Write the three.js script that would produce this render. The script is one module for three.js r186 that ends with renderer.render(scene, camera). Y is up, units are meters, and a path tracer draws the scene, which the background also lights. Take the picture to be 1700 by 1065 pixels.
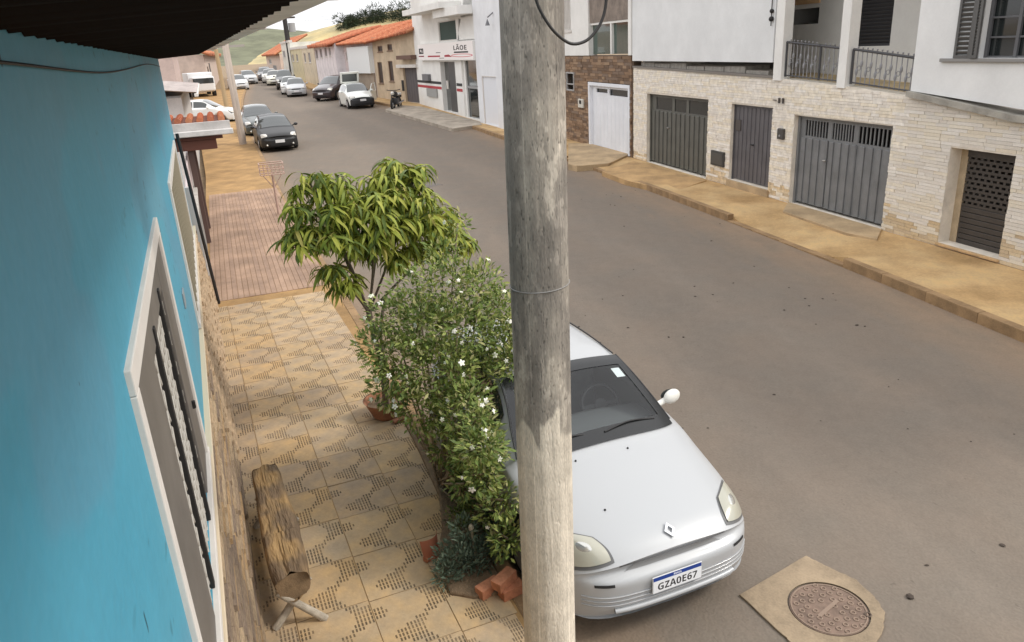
import * as THREE from 'three';
import { mergeGeometries, toCreasedNormals } from 'three/addons/utils/BufferGeometryUtils.js';
import { RoundedBoxGeometry } from 'three/addons/geometries/RoundedBoxGeometry.js';

// ------------------------------------------------------------------ camera, sky, sun, exposure
const CAM_H = 4.05, FPX = 1250, IMG_W = 1700, IMG_H = 1065;
const YAW = THREE.MathUtils.degToRad(19.83), PITCH = THREE.MathUtils.degToRad(20.18), ROLL = THREE.MathUtils.degToRad(-3.4);
const scene = new THREE.Scene();
const camera = new THREE.PerspectiveCamera(2 * Math.atan(IMG_H / 2 / FPX) * 180 / Math.PI, IMG_W / IMG_H, 0.05, 3000);
const fwd = new THREE.Vector3(Math.sin(YAW) * Math.cos(PITCH), -Math.sin(PITCH), -Math.cos(YAW) * Math.cos(PITCH));
const rgt0 = new THREE.Vector3(Math.cos(YAW), 0, Math.sin(YAW));
const up0 = new THREE.Vector3().crossVectors(rgt0, fwd);
const rgt = rgt0.clone().multiplyScalar(Math.cos(ROLL)).addScaledVector(up0, Math.sin(ROLL));
const upv = rgt0.clone().multiplyScalar(-Math.sin(ROLL)).addScaledVector(up0, Math.cos(ROLL));
camera.position.set(0, CAM_H, 0);
camera.quaternion.setFromRotationMatrix(new THREE.Matrix4().makeBasis(rgt, upv, fwd.clone().negate()));
camera.updateMatrixWorld(true);

{ // overcast sky: bright white cloud deck, a little brighter overhead
  const w = 64, h = 32, d = new Float32Array(w * h * 4);
  for (let j = 0; j < h; j++) for (let i = 0; i < w; i++) {
    const el = ((j + 0.5) / h - 0.5) * 2;            // row 0 = bottom
    const k = el > 0 ? 0.86 + 0.36 * Math.sin(el * Math.PI / 2) : 0.5;
    const o = (j * w + i) * 4;
    d[o] = k * 1.0; d[o + 1] = k * 1.0; d[o + 2] = k * 1.02; d[o + 3] = 1;
  }
  const sky = new THREE.DataTexture(d, w, h, THREE.RGBAFormat, THREE.FloatType);
  sky.mapping = THREE.EquirectangularReflectionMapping; sky.magFilter = THREE.LinearFilter; sky.minFilter = THREE.LinearFilter;
  sky.needsUpdate = true;
  scene.background = sky; scene.environment = sky; scene.environmentIntensity = 1;
}
const sun = new THREE.DirectionalLight(new THREE.Color().setRGB(1, 0.95, 0.87), 1.5);
sun.position.set(38, 36, 3); sun.target.position.set(4, 0, -14);
sun.castShadow = true; sun.shadow.radius = 26; sun.shadow.mapSize.set(2048, 2048);
Object.assign(sun.shadow.camera, { left: -40, right: 40, top: 60, bottom: -40, near: 1, far: 160 });
scene.add(sun, sun.target);
const renderer = new THREE.WebGLRenderer({ antialias: true });
renderer.setSize(1024, 642);
renderer.toneMapping = THREE.LinearToneMapping;
renderer.toneMappingExposure = 1.45;
renderer.outputColorSpace = THREE.SRGBColorSpace;
renderer.shadowMap.enabled = true;

// ------------------------------------------------------------------ helpers
let seed = 7;
const rnd = () => { seed = (seed * 1664525 + 1013904223) >>> 0; return seed / 4294967296; };
const rr = (a, b) => a + (b - a) * rnd();
const V = (x, y, z) => new THREE.Vector3(x, y, z);
const lerp = (a, b, t) => a + (b - a) * t, clamp = (x, a, b) => Math.min(b, Math.max(a, x));
const sstep = (a, b, x) => { const t = clamp((x - a) / (b - a), 0, 1); return t * t * (3 - 2 * t); };
function poly(pts) { // piecewise linear table [[x,y]...]
  return x => {
    if (x <= pts[0][0]) return pts[0][1];
    for (let i = 1; i < pts.length; i++) if (x <= pts[i][0]) { const [a, b] = pts[i - 1], [c, d] = pts[i]; return b + (d - b) * (x - a) / (c - a); }
    return pts[pts.length - 1][1];
  };
}
function smoothPoly(pts) { // monotone cubic table
  const n = pts.length, m = [];
  for (let i = 0; i < n; i++) {
    if (i === 0) m.push((pts[1][1] - pts[0][1]) / (pts[1][0] - pts[0][0]));
    else if (i === n - 1) m.push((pts[n - 1][1] - pts[n - 2][1]) / (pts[n - 1][0] - pts[n - 2][0]));
    else {
      const a = (pts[i][1] - pts[i - 1][1]) / (pts[i][0] - pts[i - 1][0]), b = (pts[i + 1][1] - pts[i][1]) / (pts[i + 1][0] - pts[i][0]);
      m.push(a * b <= 0 ? 0 : 2 * a * b / (a + b));
    }
  }
  return x => {
    if (x <= pts[0][0]) return pts[0][1];
    for (let i = 1; i < n; i++) if (x <= pts[i][0]) {
      const h = pts[i][0] - pts[i - 1][0], t = (x - pts[i - 1][0]) / h, t2 = t * t, t3 = t2 * t;
      return (2 * t3 - 3 * t2 + 1) * pts[i - 1][1] + (t3 - 2 * t2 + t) * h * m[i - 1] + (-2 * t3 + 3 * t2) * pts[i][1] + (t3 - t2) * h * m[i];
    }
    return pts[n - 1][1];
  };
}
// terrain: the street is level near by, then climbs away
const groundY = z => { const a = -z; return a < 26 ? 0 : a < 36 ? 0.025 * (a - 26) * (a - 26) / 20 : a < 140 ? 0.025 * (a - 31) : 0.025 * 109; };
const rayDir = (u, v) => rgt.clone().multiplyScalar((u - IMG_W / 2) / FPX).addScaledVector(upv, -(v - IMG_H / 2) / FPX).add(fwd);
function onGround(u, v, dy = 0) { // where a pixel's ray meets the ground (plus dy)
  const d = rayDir(u, v); let a = 0, b = 0;
  for (b = 0.5; b < 400; b += 0.5) { if (CAM_H + d.y * b < groundY(d.z * b) + dy) break; a = b; }
  for (let i = 0; i < 40; i++) { const m = (a + b) / 2; if (CAM_H + d.y * m < groundY(d.z * m) + dy) b = m; else a = m; }
  return V(d.x * a, CAM_H + d.y * a, d.z * a);
}
function onPlane(u, v, p, n) { const d = rayDir(u, v), c = camera.position; return c.clone().addScaledVector(d, p.clone().sub(c).dot(n) / d.dot(n)); }
const onZ = (u, v, z) => onPlane(u, v, V(0, 0, z), V(0, 0, 1));
class Frame { // vertical facade plane: local x runs from P to Q, local z points out of the facade
  constructor(P, Q) { this.P = V(P.x, 0, P.z); this.t = V(Q.x - P.x, 0, Q.z - P.z).normalize(); this.n = V(-this.t.z, 0, this.t.x); this.ang = Math.atan2(-this.t.z, this.t.x); }
  L(u, v, out = 0) { const p = onPlane(u, v, this.P.clone().addScaledVector(this.n, out), this.n); return [p.clone().sub(this.P).dot(this.t), p.y]; }
  rect(...uv) { // four pixels tl tr br bl -> mean rectangle [x0,x1,y0,y1]
    const q = uv.map(p => this.L(...p));
    return [(q[0][0] + q[3][0]) / 2, (q[1][0] + q[2][0]) / 2, (q[2][1] + q[3][1]) / 2, (q[0][1] + q[1][1]) / 2];
  }
  W(x, y, z = 0) { return this.P.clone().addScaledVector(this.t, x).addScaledVector(this.n, z).setY(y); }
}
// noise and textures
const PERM = new Uint8Array(512); { let s = 99; const p = [...Array(256).keys()]; for (let i = 255; i > 0; i--) { s = (s * 1103515245 + 12345) >>> 0; const j = (s >>> 8) % (i + 1); [p[i], p[j]] = [p[j], p[i]]; } for (let i = 0; i < 512; i++) PERM[i] = p[i & 255]; }
function vn(x, y, per) { // tileable value noise, 0..1
  const xi = Math.floor(x), yi = Math.floor(y), fx = x - xi, fy = y - yi, w = a => ((a % per) + per) % per;
  const h = (a, b) => PERM[PERM[w(a) & 255] + (w(b) & 255)] / 255, s = t => t * t * (3 - 2 * t), u = s(fx), v = s(fy);
  return lerp(lerp(h(xi, yi), h(xi + 1, yi), u), lerp(h(xi, yi + 1), h(xi + 1, yi + 1), u), v);
}
function fbm(u, v, per, oct) { let a = 0, s = 0.5, n = 0; for (let o = 0; o < oct; o++) { a += s * vn(u * per + o * 17, v * per + o * 31, per); n += s; per *= 2; s *= 0.5; } return a / n; }
const enc = x => { x = clamp(x, 0, 1); return Math.round(255 * (x <= 0.0031308 ? 12.92 * x : 1.055 * Math.pow(x, 1 / 2.4) - 0.055)); };
function colorTex(n, m, fn) { // fn(u,v) -> linear rgb
  const d = new Uint8Array(n * m * 4);
  for (let j = 0; j < m; j++) for (let i = 0; i < n; i++) { const c = fn((i + 0.5) / n, (j + 0.5) / m), o = (j * n + i) * 4; d[o] = enc(c[0]); d[o + 1] = enc(c[1]); d[o + 2] = enc(c[2]); d[o + 3] = 255; }
  return finish(new THREE.DataTexture(d, n, m), true);
}
function grayTex(n, m, fn) { const d = new Uint8Array(n * m * 4); for (let j = 0; j < m; j++) for (let i = 0; i < n; i++) { const c = Math.round(255 * clamp(fn((i + 0.5) / n, (j + 0.5) / m), 0, 1)), o = (j * n + i) * 4; d[o] = d[o + 1] = d[o + 2] = c; d[o + 3] = 255; } return finish(new THREE.DataTexture(d, n, m), false); }
function finish(t, srgb) { t.wrapS = t.wrapT = THREE.RepeatWrapping; t.magFilter = THREE.LinearFilter; t.minFilter = THREE.LinearMipmapLinearFilter; t.generateMipmaps = true; t.colorSpace = srgb ? THREE.SRGBColorSpace : THREE.NoColorSpace; t.needsUpdate = true; return t; }
const rep = (t, sx, sy = sx) => { t.repeat.set(1 / sx, 1 / sy); return t; };
const lin = (r, g, b) => new THREE.Color().setRGB(r, g, b);
const mat = (c, rough = 0.85, o = {}) => new THREE.MeshStandardMaterial({ color: Array.isArray(c) ? lin(...c) : c, roughness: rough, ...o });
const tmat = (map, rough = 0.9, o = {}) => new THREE.MeshStandardMaterial({ map, roughness: rough, ...o });
// mottled paint, plaster, concrete ...: colour c with patches and grain (a few shared patch maps, tinted by the material colour)
const MAPS = {};
function mottled(c, amp, size, o = {}) {
  const { grain = 0.06, rough = 0.9, bump = 0.002, own = false, per = 5, tint = [1, 1, 1], n = 256 } = o;
  const A = amp < 0.16 ? 0.1 : amp < 0.34 ? 0.25 : 0.5, S = own ? size : size < 0.75 ? 0.45 : size < 1.9 ? 1.3 : size < 10 ? 2.9 : 35, gr = A < 0.2 ? 0.04 : A < 0.4 ? 0.1 : 0.2;
  const key = own ? 'own' + Object.keys(MAPS).length : A + '/' + S, off = Object.keys(MAPS).length * 1.37;
  MAPS[key] ||= rep(colorTex(n, n, (u, v) => {
    const a = fbm(u + off, v + off * 0.7, per, 4) - 0.5, g = vn(u * 128, v * 128, 128) - 0.5, b = fbm(u + 3.3 + off, v + 1.7, per * 3, 3) - 0.5;
    const k = 0.8 * (1 + A * (a * 1.6 + b * 0.7) + gr * g), t = clamp(a * 2.4, -1, 1) * A;
    return [k * (1 + t * (tint[0] - 1)), k * (1 + t * (tint[1] - 1)), k * (1 + t * (tint[2] - 1))];
  }), S);
  if (bump) MAPS['b' + S] ||= rep(grayTex(n, n, (u, v) => 0.5 + 0.5 * (fbm(u, v, 30, 3) - 0.5) + 0.35 * (vn(u * 128, v * 128, 128) - 0.5)), S);
  return new THREE.MeshStandardMaterial({ map: MAPS[key], color: lin(c[0] / 0.8, c[1] / 0.8, c[2] / 0.8), roughness: rough, ...(bump ? { bumpMap: MAPS['b' + S], bumpScale: bump } : {}) });
}
// geometry helpers
function metreUV(g) { // box-projected uv in metres
  const p = g.attributes.position, n = g.attributes.normal, uv = new Float32Array(p.count * 2);
  for (let i = 0; i < p.count; i++) {
    const ax = Math.abs(n.getX(i)), ay = Math.abs(n.getY(i)), az = Math.abs(n.getZ(i));
    if (az >= ax && az >= ay) { uv[2 * i] = p.getX(i); uv[2 * i + 1] = p.getY(i); } else if (ax >= ay) { uv[2 * i] = p.getZ(i); uv[2 * i + 1] = p.getY(i); } else { uv[2 * i] = p.getX(i); uv[2 * i + 1] = p.getZ(i); }
  }
  g.setAttribute('uv', new THREE.BufferAttribute(uv, 2)); return g;
}
const strip = g => { const k = g.index ? g.toNonIndexed() : g; for (const a of Object.keys(k.attributes)) if (!['position', 'normal', 'uv'].includes(a)) k.deleteAttribute(a); return k; };
const merge = l => l.length === 1 ? l[0] : mergeGeometries(l.map(strip));
const box = (x0, x1, y0, y1, z0, z1) => metreUV(new THREE.BoxGeometry(x1 - x0, y1 - y0, z1 - z0).translate((x0 + x1) / 2, (y0 + y1) / 2, (z0 + z1) / 2));
const rbox = (x0, x1, y0, y1, z0, z1, r = 0.01) => metreUV(new RoundedBoxGeometry(x1 - x0, y1 - y0, z1 - z0, 2, Math.min(r, (x1 - x0) / 2.1, (y1 - y0) / 2.1, (z1 - z0) / 2.1)).translate((x0 + x1) / 2, (y0 + y1) / 2, (z0 + z1) / 2));
function rod(a, b, r0, r1 = r0, seg = 8) { // tapered cylinder between two points
  const d = b.clone().sub(a), l = d.length();
  return new THREE.CylinderGeometry(r1, r0, l, seg).applyQuaternion(new THREE.Quaternion().setFromUnitVectors(V(0, 1, 0), d.normalize())).translate((a.x + b.x) / 2, (a.y + b.y) / 2, (a.z + b.z) / 2);
}
const tube = (pts, r, n = 40, seg = 6) => new THREE.TubeGeometry(new THREE.CatmullRomCurve3(pts), n, r, seg);
function wallShape(pts, holes, z0, z1) { // outline + rectangular holes [x0,x1,y0,y1], extruded from z0 to z1
  const s = new THREE.Shape(pts.map(p => new THREE.Vector2(p[0], p[1])));
  for (const [a, b, c, d] of holes) s.holes.push(new THREE.Path([[a, c], [a, d], [b, d], [b, c]].map(p => new THREE.Vector2(p[0], p[1]))));
  return metreUV(new THREE.ExtrudeGeometry(s, { depth: z1 - z0, bevelEnabled: false }).translate(0, 0, z0));
}
const rectWall = (x0, x1, y0, y1, holes, z0, z1) => wallShape([[x0, y0], [x1, y0], [x1, y1], [x0, y1]], holes, z0, z1);
function gridGeo(nu, nv, fn, colFn) { // fn(u,v) -> Vector3 ; uv in metres = (x,z)
  const pos = [], uv = [], idx = [], col = [];
  for (let j = 0; j <= nv; j++) for (let i = 0; i <= nu; i++) {
    const p = fn(i / nu, j / nv); pos.push(p.x, p.y, p.z); uv.push(p.x, p.z);
    if (colFn) col.push(...colFn(p, i / nu, j / nv));
  }
  for (let j = 0; j < nv; j++) for (let i = 0; i < nu; i++) { const a = j * (nu + 1) + i, b = a + 1, c = a + nu + 1, d = c + 1; idx.push(a, b, d, a, d, c); }
  const g = new THREE.BufferGeometry();
  g.setAttribute('position', new THREE.Float32BufferAttribute(pos, 3)); g.setAttribute('uv', new THREE.Float32BufferAttribute(uv, 2));
  if (colFn) g.setAttribute('color', new THREE.Float32BufferAttribute(col, 3));
  g.setIndex(idx); g.computeVertexNormals(); return g;
}
// scene helpers
const used = {};
function numbered(n) { if (!(n in used)) { used[n] = 0; return n; } used[n]++; return n + '_' + String(used[n]).padStart(3, '0'); }
function part(name, g, m, parent) { const o = new THREE.Mesh(g, m); o.name = name; o.castShadow = o.receiveShadow = true; parent.add(o); return o; }
function tag(o, label, category, group) { o.userData.label = label; o.userData.category = category; if (group) o.userData.group = group; return o; }
function thing(name, label, category, pos = V(0, 0, 0), turn = 0, group) { const o = new THREE.Group(); o.name = numbered(name); o.position.copy(pos); o.rotation.y = turn; scene.add(o); return tag(o, label, category, group); }
const onFrame = (name, label, category, F, group) => thing(name, label, category, F.P, F.ang, group);
function struct(name, g, m) { const o = part(name, g, m, scene); o.userData.kind = 'structure'; return o; }
function holder(name) { const o = new THREE.Group(); o.name = name; o.userData.kind = 'structure'; scene.add(o); return o; }
// ------------------------------------------------------------------ ground, road, pavements
const SIDE_Y = 0.1;                                  // left pavement above the road
const kerbL = smoothPoly([[-160, 9], [-115, 6.2], [-80, 3.1], [-62, 2.0], [-48, 1.55], [-34, 1.55], [-22, 1.48], [-10, 1.6], [20, 1.6]].map(p => p));
const kerbR = smoothPoly([[-160, 12.5], [-115, 10.4], [-85, 8.3], [-68, 8.6], [-60, 9.7], [-53.2, 10.8], [-45.6, 11.5], [-37.5, 11.85], [-32.7, 11.75], [-24.2, 11.35], [-19.9, 11.0], [-14.2, 10.4], [-10.15, 9.92], [-6.2, 9.34], [0, 8.5], [20, 6]]);
const M = {};
M.asphalt = (() => {
  const map = rep(colorTex(512, 512, (u, v) => {
    const a = fbm(u, v, 6, 4) - 0.5, b = fbm(u + 2.2, v + 0.4, 24, 3) - 0.5, g = vn(u * 256, v * 256, 256) - 0.5, k = 1 + 0.1 * a + 0.12 * b + 0.16 * g;
    const d = vn(u * 90 + 3, v * 90, 90) > 0.985 ? 0.75 : 1;
    return [0.176 * k * d, 0.144 * k * d * (1 - 0.06 * a), 0.114 * k * d * (1 - 0.1 * a)];
  }), 3.2);
  const bumpMap = rep(grayTex(512, 512, (u, v) => 0.5 + 0.6 * (vn(u * 256, v * 256, 256) - 0.5) + 0.3 * (fbm(u, v, 60, 2) - 0.5)), 3.2);
  return new THREE.MeshStandardMaterial({ map, bumpMap, bumpScale: 0.004, roughness: 0.93, vertexColors: true });
})();
M.ochreLeft = mottled([0.34, 0.205, 0.082], 0.62, 3.1, { bump: 0.006 });
M.ochre = mottled([0.47, 0.31, 0.145], 0.62, 3.1, { per: 4, grain: 0.16, bump: 0.006, tint: [0.9, 1.05, 1.3], n: 512, own: true });
M.kerb = mottled([0.3, 0.19, 0.095], 0.6, 1.7, { grain: 0.2, bump: 0.006 });
M.concrete = mottled([0.36, 0.31, 0.25], 0.45, 2.3, { grain: 0.15, bump: 0.004 });
M.cement = mottled([0.4, 0.29, 0.17], 0.5, 2.1, { grain: 0.15, bump: 0.004 });
M.earth = mottled([0.24, 0.17, 0.1], 0.5, 5, { grain: 0.2, bump: 0.01 });
M.soil = mottled([0.2, 0.135, 0.08], 0.6, 0.6, { grain: 0.3, bump: 0.012 });

struct('ground', gridGeo(60, 120, (u, v) => { const x = lerp(-420, 420, u), z = lerp(40, -900, Math.pow(v, 1.6)); return V(x, groundY(z) - 0.06, z); }), M.earth);
{
  const dust = (p, u) => {
    const n = fbm(p.x * 0.11 + 5, p.z * 0.05 + 9, 16, 4), m = fbm(p.x * 0.35 + 1, p.z * 0.2 + 3, 32, 3);
    const eR = 1 - sstep(0.1, 1.5, (kerbR(p.z) - p.x) * (1 + 1.2 * (m - 0.5))), eL = 1 - sstep(0.05, 0.9, (p.x - kerbL(p.z)) * (1 + 1.4 * (m - 0.5)));
    const d = clamp(0.75 * Math.max(eR, eL) * (0.35 + 1.2 * m) + 0.08 * sstep(0.45, 0.75, n), 0, 1);   // reddish dust blown over the asphalt
    const lane = 0.07 * Math.exp(-(((u - 0.42) / 0.05) ** 2)) + 0.07 * Math.exp(-(((u - 0.66) / 0.05) ** 2));   // worn, polished wheel tracks
    const k = 0.95 + 0.07 * (m - 0.5) + 0.06 * (n - 0.45) + lane * (0.5 + m);
    return [k * lerp(1, 1.5, d), k * lerp(1, 1.3, d), k * lerp(1, 1.08, d)];
  };
  struct('road', gridGeo(70, 300, (u, v) => { const z = lerp(10, -150, Math.pow(v, 1.35)); return V(lerp(kerbL(z) - 0.03, kerbR(z) + 0.03, u), groundY(z), z); }, dust), M.asphalt);
}
// tar repair lines and patches seen on the asphalt
{
  const g = (pts, w) => { // ribbon along ground points
    const c = new THREE.CatmullRomCurve3(pts.map(p => V(p[0], 0, p[1])));
    return gridGeo(3, 40, (u, v) => { const p = c.getPoint(v), t = c.getTangent(v); const ww = w * (0.7 + 0.6 * fbm(v * 3.1, 0.3, 16, 2)); return V(p.x - t.z * (u - 0.5) * ww, groundY(p.z) + 0.004, p.z + t.x * (u - 0.5) * ww); });
  };
  const o = struct('road_patch', merge([g([[3.8, -24.5], [4.6, -23.6], [5.4, -23.2], [6.2, -23.4]], 0.7)]), mottled([0.15, 0.13, 0.115], 0.3, 1.2, { grain: 0.2 }));
  o.userData.label = 'darker tar patch on the road';
}
// dropped stretches of the right kerb, as in front of the garages
const dropped = z => Math.max(sstep(-14.4, -13.6, z) * (1 - sstep(-10.6, -10.1, z)), sstep(-25.2, -24.4, z) * (1 - sstep(-19.3, -18.7, z)) * 0.5, sstep(-50, -49, z) * (1 - sstep(-38, -37, z)) * 0.8);
const kerbTop = z => lerp(0.16, 0.03, dropped(z));
const backR = poly([[-160, 15], [-85, 10.4], [-70, 10.6], [-52.5, 13.4], [-36, 13.6], [-30, 14.4], [-23, 13.6], [-11, 12.6], [-6, 12.1], [20, 9.8]]);
struct('right_pavement', gridGeo(10, 160, (u, v) => { const z = lerp(12, -150, Math.pow(v, 1.4)), x0 = kerbR(z) + 0.13; const w = clamp(u * 2.2, 0, 1); return V(lerp(x0, backR(z) + 0.5, u), groundY(z) + lerp(kerbTop(z), 0.13, w) - 0.004 + 0.016 * (vn(u * 3 + 5, z * 0.6 + 200, 256) - 0.5) * sstep(0, 0.2, u), z); }), M.ochre);
struct('pavement_edge', gridGeo(1, 320, (u, v) => { const z = lerp(12, -150, Math.pow(v, 1.4)); return V(kerbR(z) + 0.128, groundY(z) + lerp(-0.05, kerbTop(z) - 0.002, u), z); }), M.ochre);
{
  const kerb = holder('kerb');
  const runs = [[kerbR, 0.0, 0.15, 1, 4, -74, M.kerb], [kerbL, -0.14, 0.0, 0, 4, -78, M.kerb]];
  for (const [f, a, b, right, z0, z1, m] of runs) for (let z = z0; z > z1; z -= (right || z > -30) ? 1.0 : 1.6) {
    const len = ((right || z > -30) ? 1.0 : 1.6) + 0.004, zc = z - len / 2, x0 = f(z), x1 = f(z - len), ang = Math.atan2(x1 - x0, -len);
    const top = right ? kerbTop(zc) : SIDE_Y - 0.002;
    const g = metreUV(new RoundedBoxGeometry(b - a, top + 0.12, Math.hypot(len, x1 - x0), 1, 0.015)); // proud of the road, bedded below it
    const o = part('kerb_stone', g, m, kerb);
    o.position.set((x0 + x1) / 2 + (a + b) / 2 + rr(-0.002, 0.002), groundY(zc) + (top - 0.12) / 2 + rr(-0.002, 0.002), zc); o.rotation.y = ang + Math.PI; o.rotation.x = Math.atan((groundY(z - len) - groundY(z)) / len);
  }
}
// cement patches (garage ramps) on the right pavement
{
  const slab = (pix, name, m, lift) => {
    const p = pix.map(([u, v]) => onGround(u, v, 0.13));
    const s = new THREE.Shape(p.map(q => new THREE.Vector2(q.x, -q.z)));
    const g = metreUV(new THREE.ExtrudeGeometry(s, { depth: 0.22, bevelEnabled: true, bevelSize: 0.012, bevelThickness: 0.008, bevelSegments: 1, steps: 1 }).rotateX(-Math.PI / 2).translate(0, 0.13 - 0.228 + lift, 0));
    const q = g.attributes.position; for (let i = 0; i < q.count; i++) q.setY(i, q.getY(i) + groundY(q.getZ(i)));
    struct(name, g, m);
  };
  slab([[1308, 337], [1462, 382], [1455, 398], [1405, 388], [1300, 352]], 'ramp_slab', M.cement, 0.03);
  slab([[944, 240], [978, 240], [1045, 258], [1010, 274], [958, 278], [944, 275]], 'ramp_slab', M.cement, 0.06);
  slab([[1052, 268], [1172, 300], [1120, 318], [1040, 300], [1000, 285]], 'ramp_slab', mottled([0.44, 0.28, 0.13], 0.4, 2, { grain: 0.15 }), 0.02);
  slab([[697, 177], [795, 202], [800, 207], [752, 214], [640, 182], [660, 175]], 'shop_apron', M.concrete, 0.03);
}
// left pavement: bedding slab, wave-pattern tiles, ribbed brown paving, ochre cement
const DIRT = 2.0 * Math.PI / 180;                     // the tile rows run with the blue house
struct('left_pavement', gridGeo(8, 120, (u, v) => { const z = lerp(9, -84, Math.pow(v, 1.2)); return V(lerp(-0.75 - 0.02 * Math.max(0, -z - 30), kerbL(z) - 0.138, u), groundY(z) + SIDE_Y - (z > -25.6 ? 0.009 : 0.002), z); }), M.ochreLeft);
{
  const tiles = holder('tiled_pavement');
  const variants = [];
  const dashed = (u, v) => { // waves of short grooves pressed into each tile, as printed: u across, v along
    const wave = 0.68 - 0.3 * Math.sin(2 * Math.PI * v), dw = Math.abs(((u - wave + 1.5) % 1) - 0.5);
    return dw < 0.085 + 0.15 * Math.pow(Math.abs(Math.sin(2 * Math.PI * v)), 1.6);
  };
  const groove = (u, v) => { const cu = u * 20, cv = v * 14, fu = cu - Math.floor(cu), fv = cv - Math.floor(cv); return dashed((Math.floor(cu) + 0.5) / 20, (Math.floor(cv) + 0.5) / 14) && Math.abs(fu - 0.5) < 0.24 && Math.abs(fv - 0.5) < 0.4; };
  for (let k = 0; k < 5; k++) {
    const o1 = k * 3.7, base = [[0.46, 0.33, 0.19], [0.44, 0.325, 0.2], [0.47, 0.325, 0.175], [0.41, 0.3, 0.19], [0.46, 0.34, 0.215]][k], fade = [1, 0.95, 0.85, 1, 0.7][k];
    const map = colorTex(256, 256, (u, v) => {
      const a = fbm(u + o1, v + o1, 4, 4) - 0.5, b = fbm(u + o1, v, 20, 3) - 0.5, g = vn(u * 128, v * 128, 128) - 0.5; let q = 1 + 0.45 * a + 0.2 * b + 0.1 * g;
      const wear = fbm(u + o1 * 2, v + 1.3, 5, 3);
      if (groove(u, v)) q *= lerp(1, 0.27, clamp(fade * (1.5 - wear * 1.1), 0, 1));
      return [base[0] * q, base[1] * q * (1 - 0.15 * a), base[2] * q * (1 - 0.45 * a)];
    });
    const bumpMap = grayTex(256, 256, (u, v) => (groove(u, v) ? 0.1 : 0.75) + 0.2 * (fbm(u, v, 30, 2) - 0.5));
    const side = M.cement, top = new THREE.MeshStandardMaterial({ map, bumpMap, bumpScale: 0.006, roughness: 0.9 });
    variants.push([side, side, top, side, side, side]);
  }
  const TW = 0.545, TL = 0.6, geo = new THREE.BoxGeometry(TW - 0.007, 0.03, TL - 0.007);
  const ca = Math.cos(DIRT), sa = Math.sin(DIRT);
  for (let r = 0; r < 24; r++) for (let c = 0; c < 4; c++) {
    let lx = -0.475 + TW * (c + 0.5); const lz = -0.65 - TL * (r + 0.5);
    const x = lx * ca + lz * sa, z = lz;
    if (z < -13.4) continue;
    const over = Math.max(0, x + TW / 2 - (kerbL(z) - 0.165));   // the last row is cut to the kerb
    const o = part('tile', over > 0 ? new THREE.BoxGeometry(TW - 0.007 - over, 0.03, TL - 0.007) : geo, variants[Math.floor(rnd() * 5)], tiles);
    o.position.set(x - over / 2, SIDE_Y - 0.016 + rr(-0.002, 0.002), z); o.rotation.set(rr(-0.003, 0.003), DIRT, rr(-0.003, 0.003));
  }
  // ribbed brown paving: one row beside the other, each row a strip along the street
  const rows = holder('ribbed_pavement');
  const bm = [0, 1, 2].map(k => mottled([[0.32, 0.21, 0.145], [0.3, 0.198, 0.14], [0.34, 0.225, 0.158]][k], 0.4, 2.2, { grain: 0.14, bump: 0.004, tint: [0.95, 1.05, 1.15] }));
  for (let k = 0; k < 23; k++) {
    const w = 0.094, a = -0.66 + k * w;
    if (a > 1.33) break;
    const o = part('paving_row', rbox(a + 0.003, a + w - 0.003, -0.03, 0, -25.62, -13.62, 0.004), bm[Math.floor(rnd() * 3)], rows);
    o.position.y = SIDE_Y + 0.002 + rr(-0.0015, 0.0015);
  }
}
// planting bed between the tiles and the kerb
{
  const s = new THREE.Shape([[1.06, 4.66], [1.2, 4.55], [1.44, 4.5], [1.45, 9.0], [1.4, 9.0], [1.39, 7.0], [1.35, 6.0], [1.24, 5.5], [1.12, 5.2], [1.05, 4.9]].map(p => new THREE.Vector2(...p)));
  struct('planting_bed', metreUV(new THREE.ExtrudeGeometry(s, { depth: 0.03, bevelEnabled: true, bevelSize: 0.02, bevelThickness: 0.02 }).rotateX(-Math.PI / 2).translate(0, SIDE_Y - 0.02, 0)), M.soil);
}
// small stones and dry leaves scattered on the asphalt
{
  const list = [], g0 = new THREE.IcosahedronGeometry(1, 0);
  for (let i = 0; i < 110; i++) {
    const z = -3.2 - 22 * Math.pow(rnd(), 1.2), x = lerp(3.3, kerbR(z) - 0.2, rnd()), r = rr(0.006, 0.02) * (rnd() < 0.06 ? 1.7 : 1);
    list.push(g0.clone().scale(r * rr(0.8, 1.6), r * 0.45, r * rr(0.8, 1.5)).rotateY(rnd() * 6).translate(x, groundY(z) + r * 0.3, z));
  }
  const o = part('road_debris', merge(list), mat([0.06, 0.045, 0.035], 0.95), scene);
  o.userData.kind = 'stuff'; tag(o, 'dark pebbles and dry leaf bits scattered over the asphalt', 'debris');
}
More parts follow.
